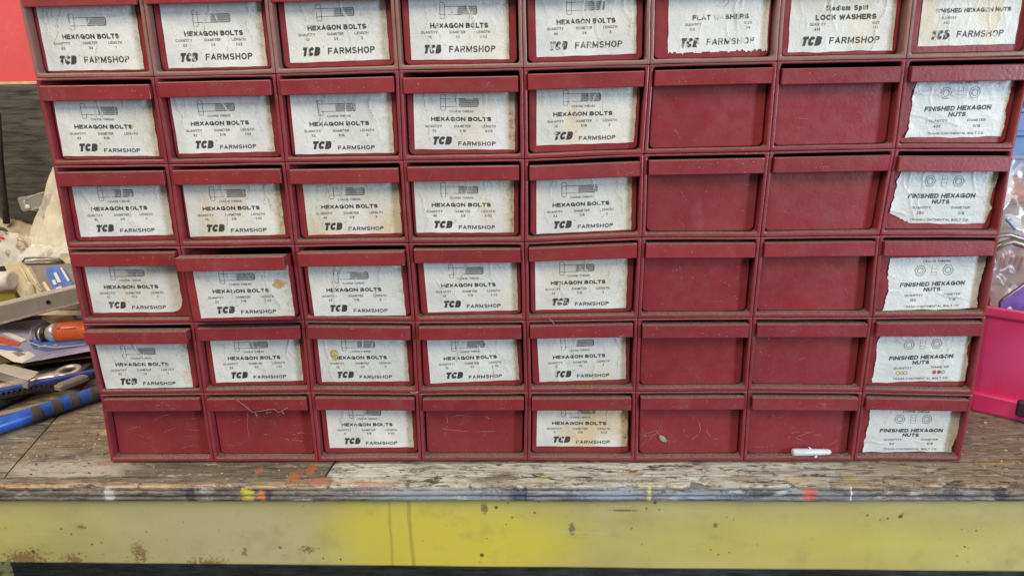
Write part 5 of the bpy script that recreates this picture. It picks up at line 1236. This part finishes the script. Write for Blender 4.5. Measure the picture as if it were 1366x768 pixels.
# crinkled clear bag with red print standing in the basket and spare bag above
rb = empty('clear_bag', tuple(pt(1355, 380, Y=.24)), 'crinkled clear bag with red and beige contents standing in the pink basket', 'plastic bag')
bm = sheet([pt(1318, 420, Y=.215), pt(1440, 420, Y=.215), pt(1440, 322, Y=.23), pt(1326, 328, Y=.23)], 40, 34, .010, 30, 4); obj('film', bm, M_filmc, rb, smooth=True)
bm = sheet([pt(1318, 420, Y=.25), pt(1440, 420, Y=.25), pt(1440, 380, Y=.25), pt(1320, 378, Y=.25)], 12, 8, .006, 20, 6, .004); obj('cream_contents', bm, simple('cream_powder', (.80, .72, .52), .7), rb, smooth=True)
bm = sheet([pt(1318, 380, Y=.255), pt(1440, 380, Y=.255), pt(1440, 330, Y=.26), pt(1326, 332, Y=.26)], 12, 10, .006, 24, 7, .003); obj('pale_panel', bm, simple('pale_pink_print', (.76, .55, .50), .6, .25, 25), rb, smooth=True)
bm = bmesh.new()
for k in range(4): box(bm, pt(1340+k*7, 352+2*(k % 2), Y=.250), (.0045, .003, .028), .001, Matrix.Rotation(.1, 3, 'Y'))
obj('red_print', bm, simple('rose_red', (.48, .13, .12), .5), rb)
ub = empty('clear_bag', tuple(pt(1350, 318, Y=.32)), 'crinkled clear bag with a coral red patch beside the top rows at the right edge', 'plastic bag')
bm = sheet([pt(1322, 325, Y=.30), pt(1440, 325, Y=.30), pt(1440, 203, Y=.33), pt(1346, 204, Y=.33)], 40, 44, .012, 26, 9); obj('film', bm, M_filmc, ub, smooth=True)
bm = sheet([pt(1330, 270, Y=.35), pt(1440, 270, Y=.35), pt(1440, 232, Y=.35), pt(1342, 236, Y=.35)], 12, 8, .008, 26, 10, .003); obj('coral_patch', bm, simple('coral_print', (.80, .30, .22), .6, .25, 25), ub, smooth=True)
bm = sheet([pt(1318, 330, Y=.36), pt(1440, 330, Y=.36), pt(1440, 268, Y=.36), pt(1334, 272, Y=.36)], 12, 8, .008, 26, 12, .003); obj('pale_contents', bm, simple('pale_grey_mix', (.70, .66, .60), .6, .2, 25), ub, smooth=True)
bm = bmesh.new(); tube(bm, [pt(1342, 292, Y=.29), pt(1350, 300, Y=.29), pt(1354, 306, Y=.29)], .0022, 6); obj('blue_strip', bm, simple('pale_blue', (.25, .42, .75), .4), ub)
hb = empty('basket_handle', tuple(pt(1350, 322, Y=.2)), 'curved brushed metal handles crossing in front of the clear bags', 'handle')
for pl, r in (([(1320, 322), (1334, 314), (1346, 313), (1358, 317), (1380, 322)], .0038), ([(1318, 336), (1336, 326), (1350, 322), (1362, 326), (1384, 332)], .0048)):
    bm = bmesh.new(); tube(bm, [pt(a, b, Y=.195) for a, b in pl], r, 10); obj('bar', bm, simple('warm_metal', (.33, .27, .24), .35, metal=.5) if 'warm_metal' not in bpy.data.materials else bpy.data.materials['warm_metal'], hb)
# blue storage bin behind
bb = empty('blue_crate', (.98, .50, .0), 'blue plastic crate standing behind the right side of the cabinet', 'crate')
M_bcr = simple('sky_blue_plastic', (.07, .16, .36), .45, .12, 20)
bm = bmesh.new(); box(bm, (1.02, .53, .215), (.36, .18, .43), .010, seg=2); obj('body', bm, M_bcr, bb)
for z in (.425, .385, .345, .30):
    bm = bmesh.new(); box(bm, (1.02, .4365, z), (.366, .007, .010), .002); obj('rib', bm, M_bcr, bb)
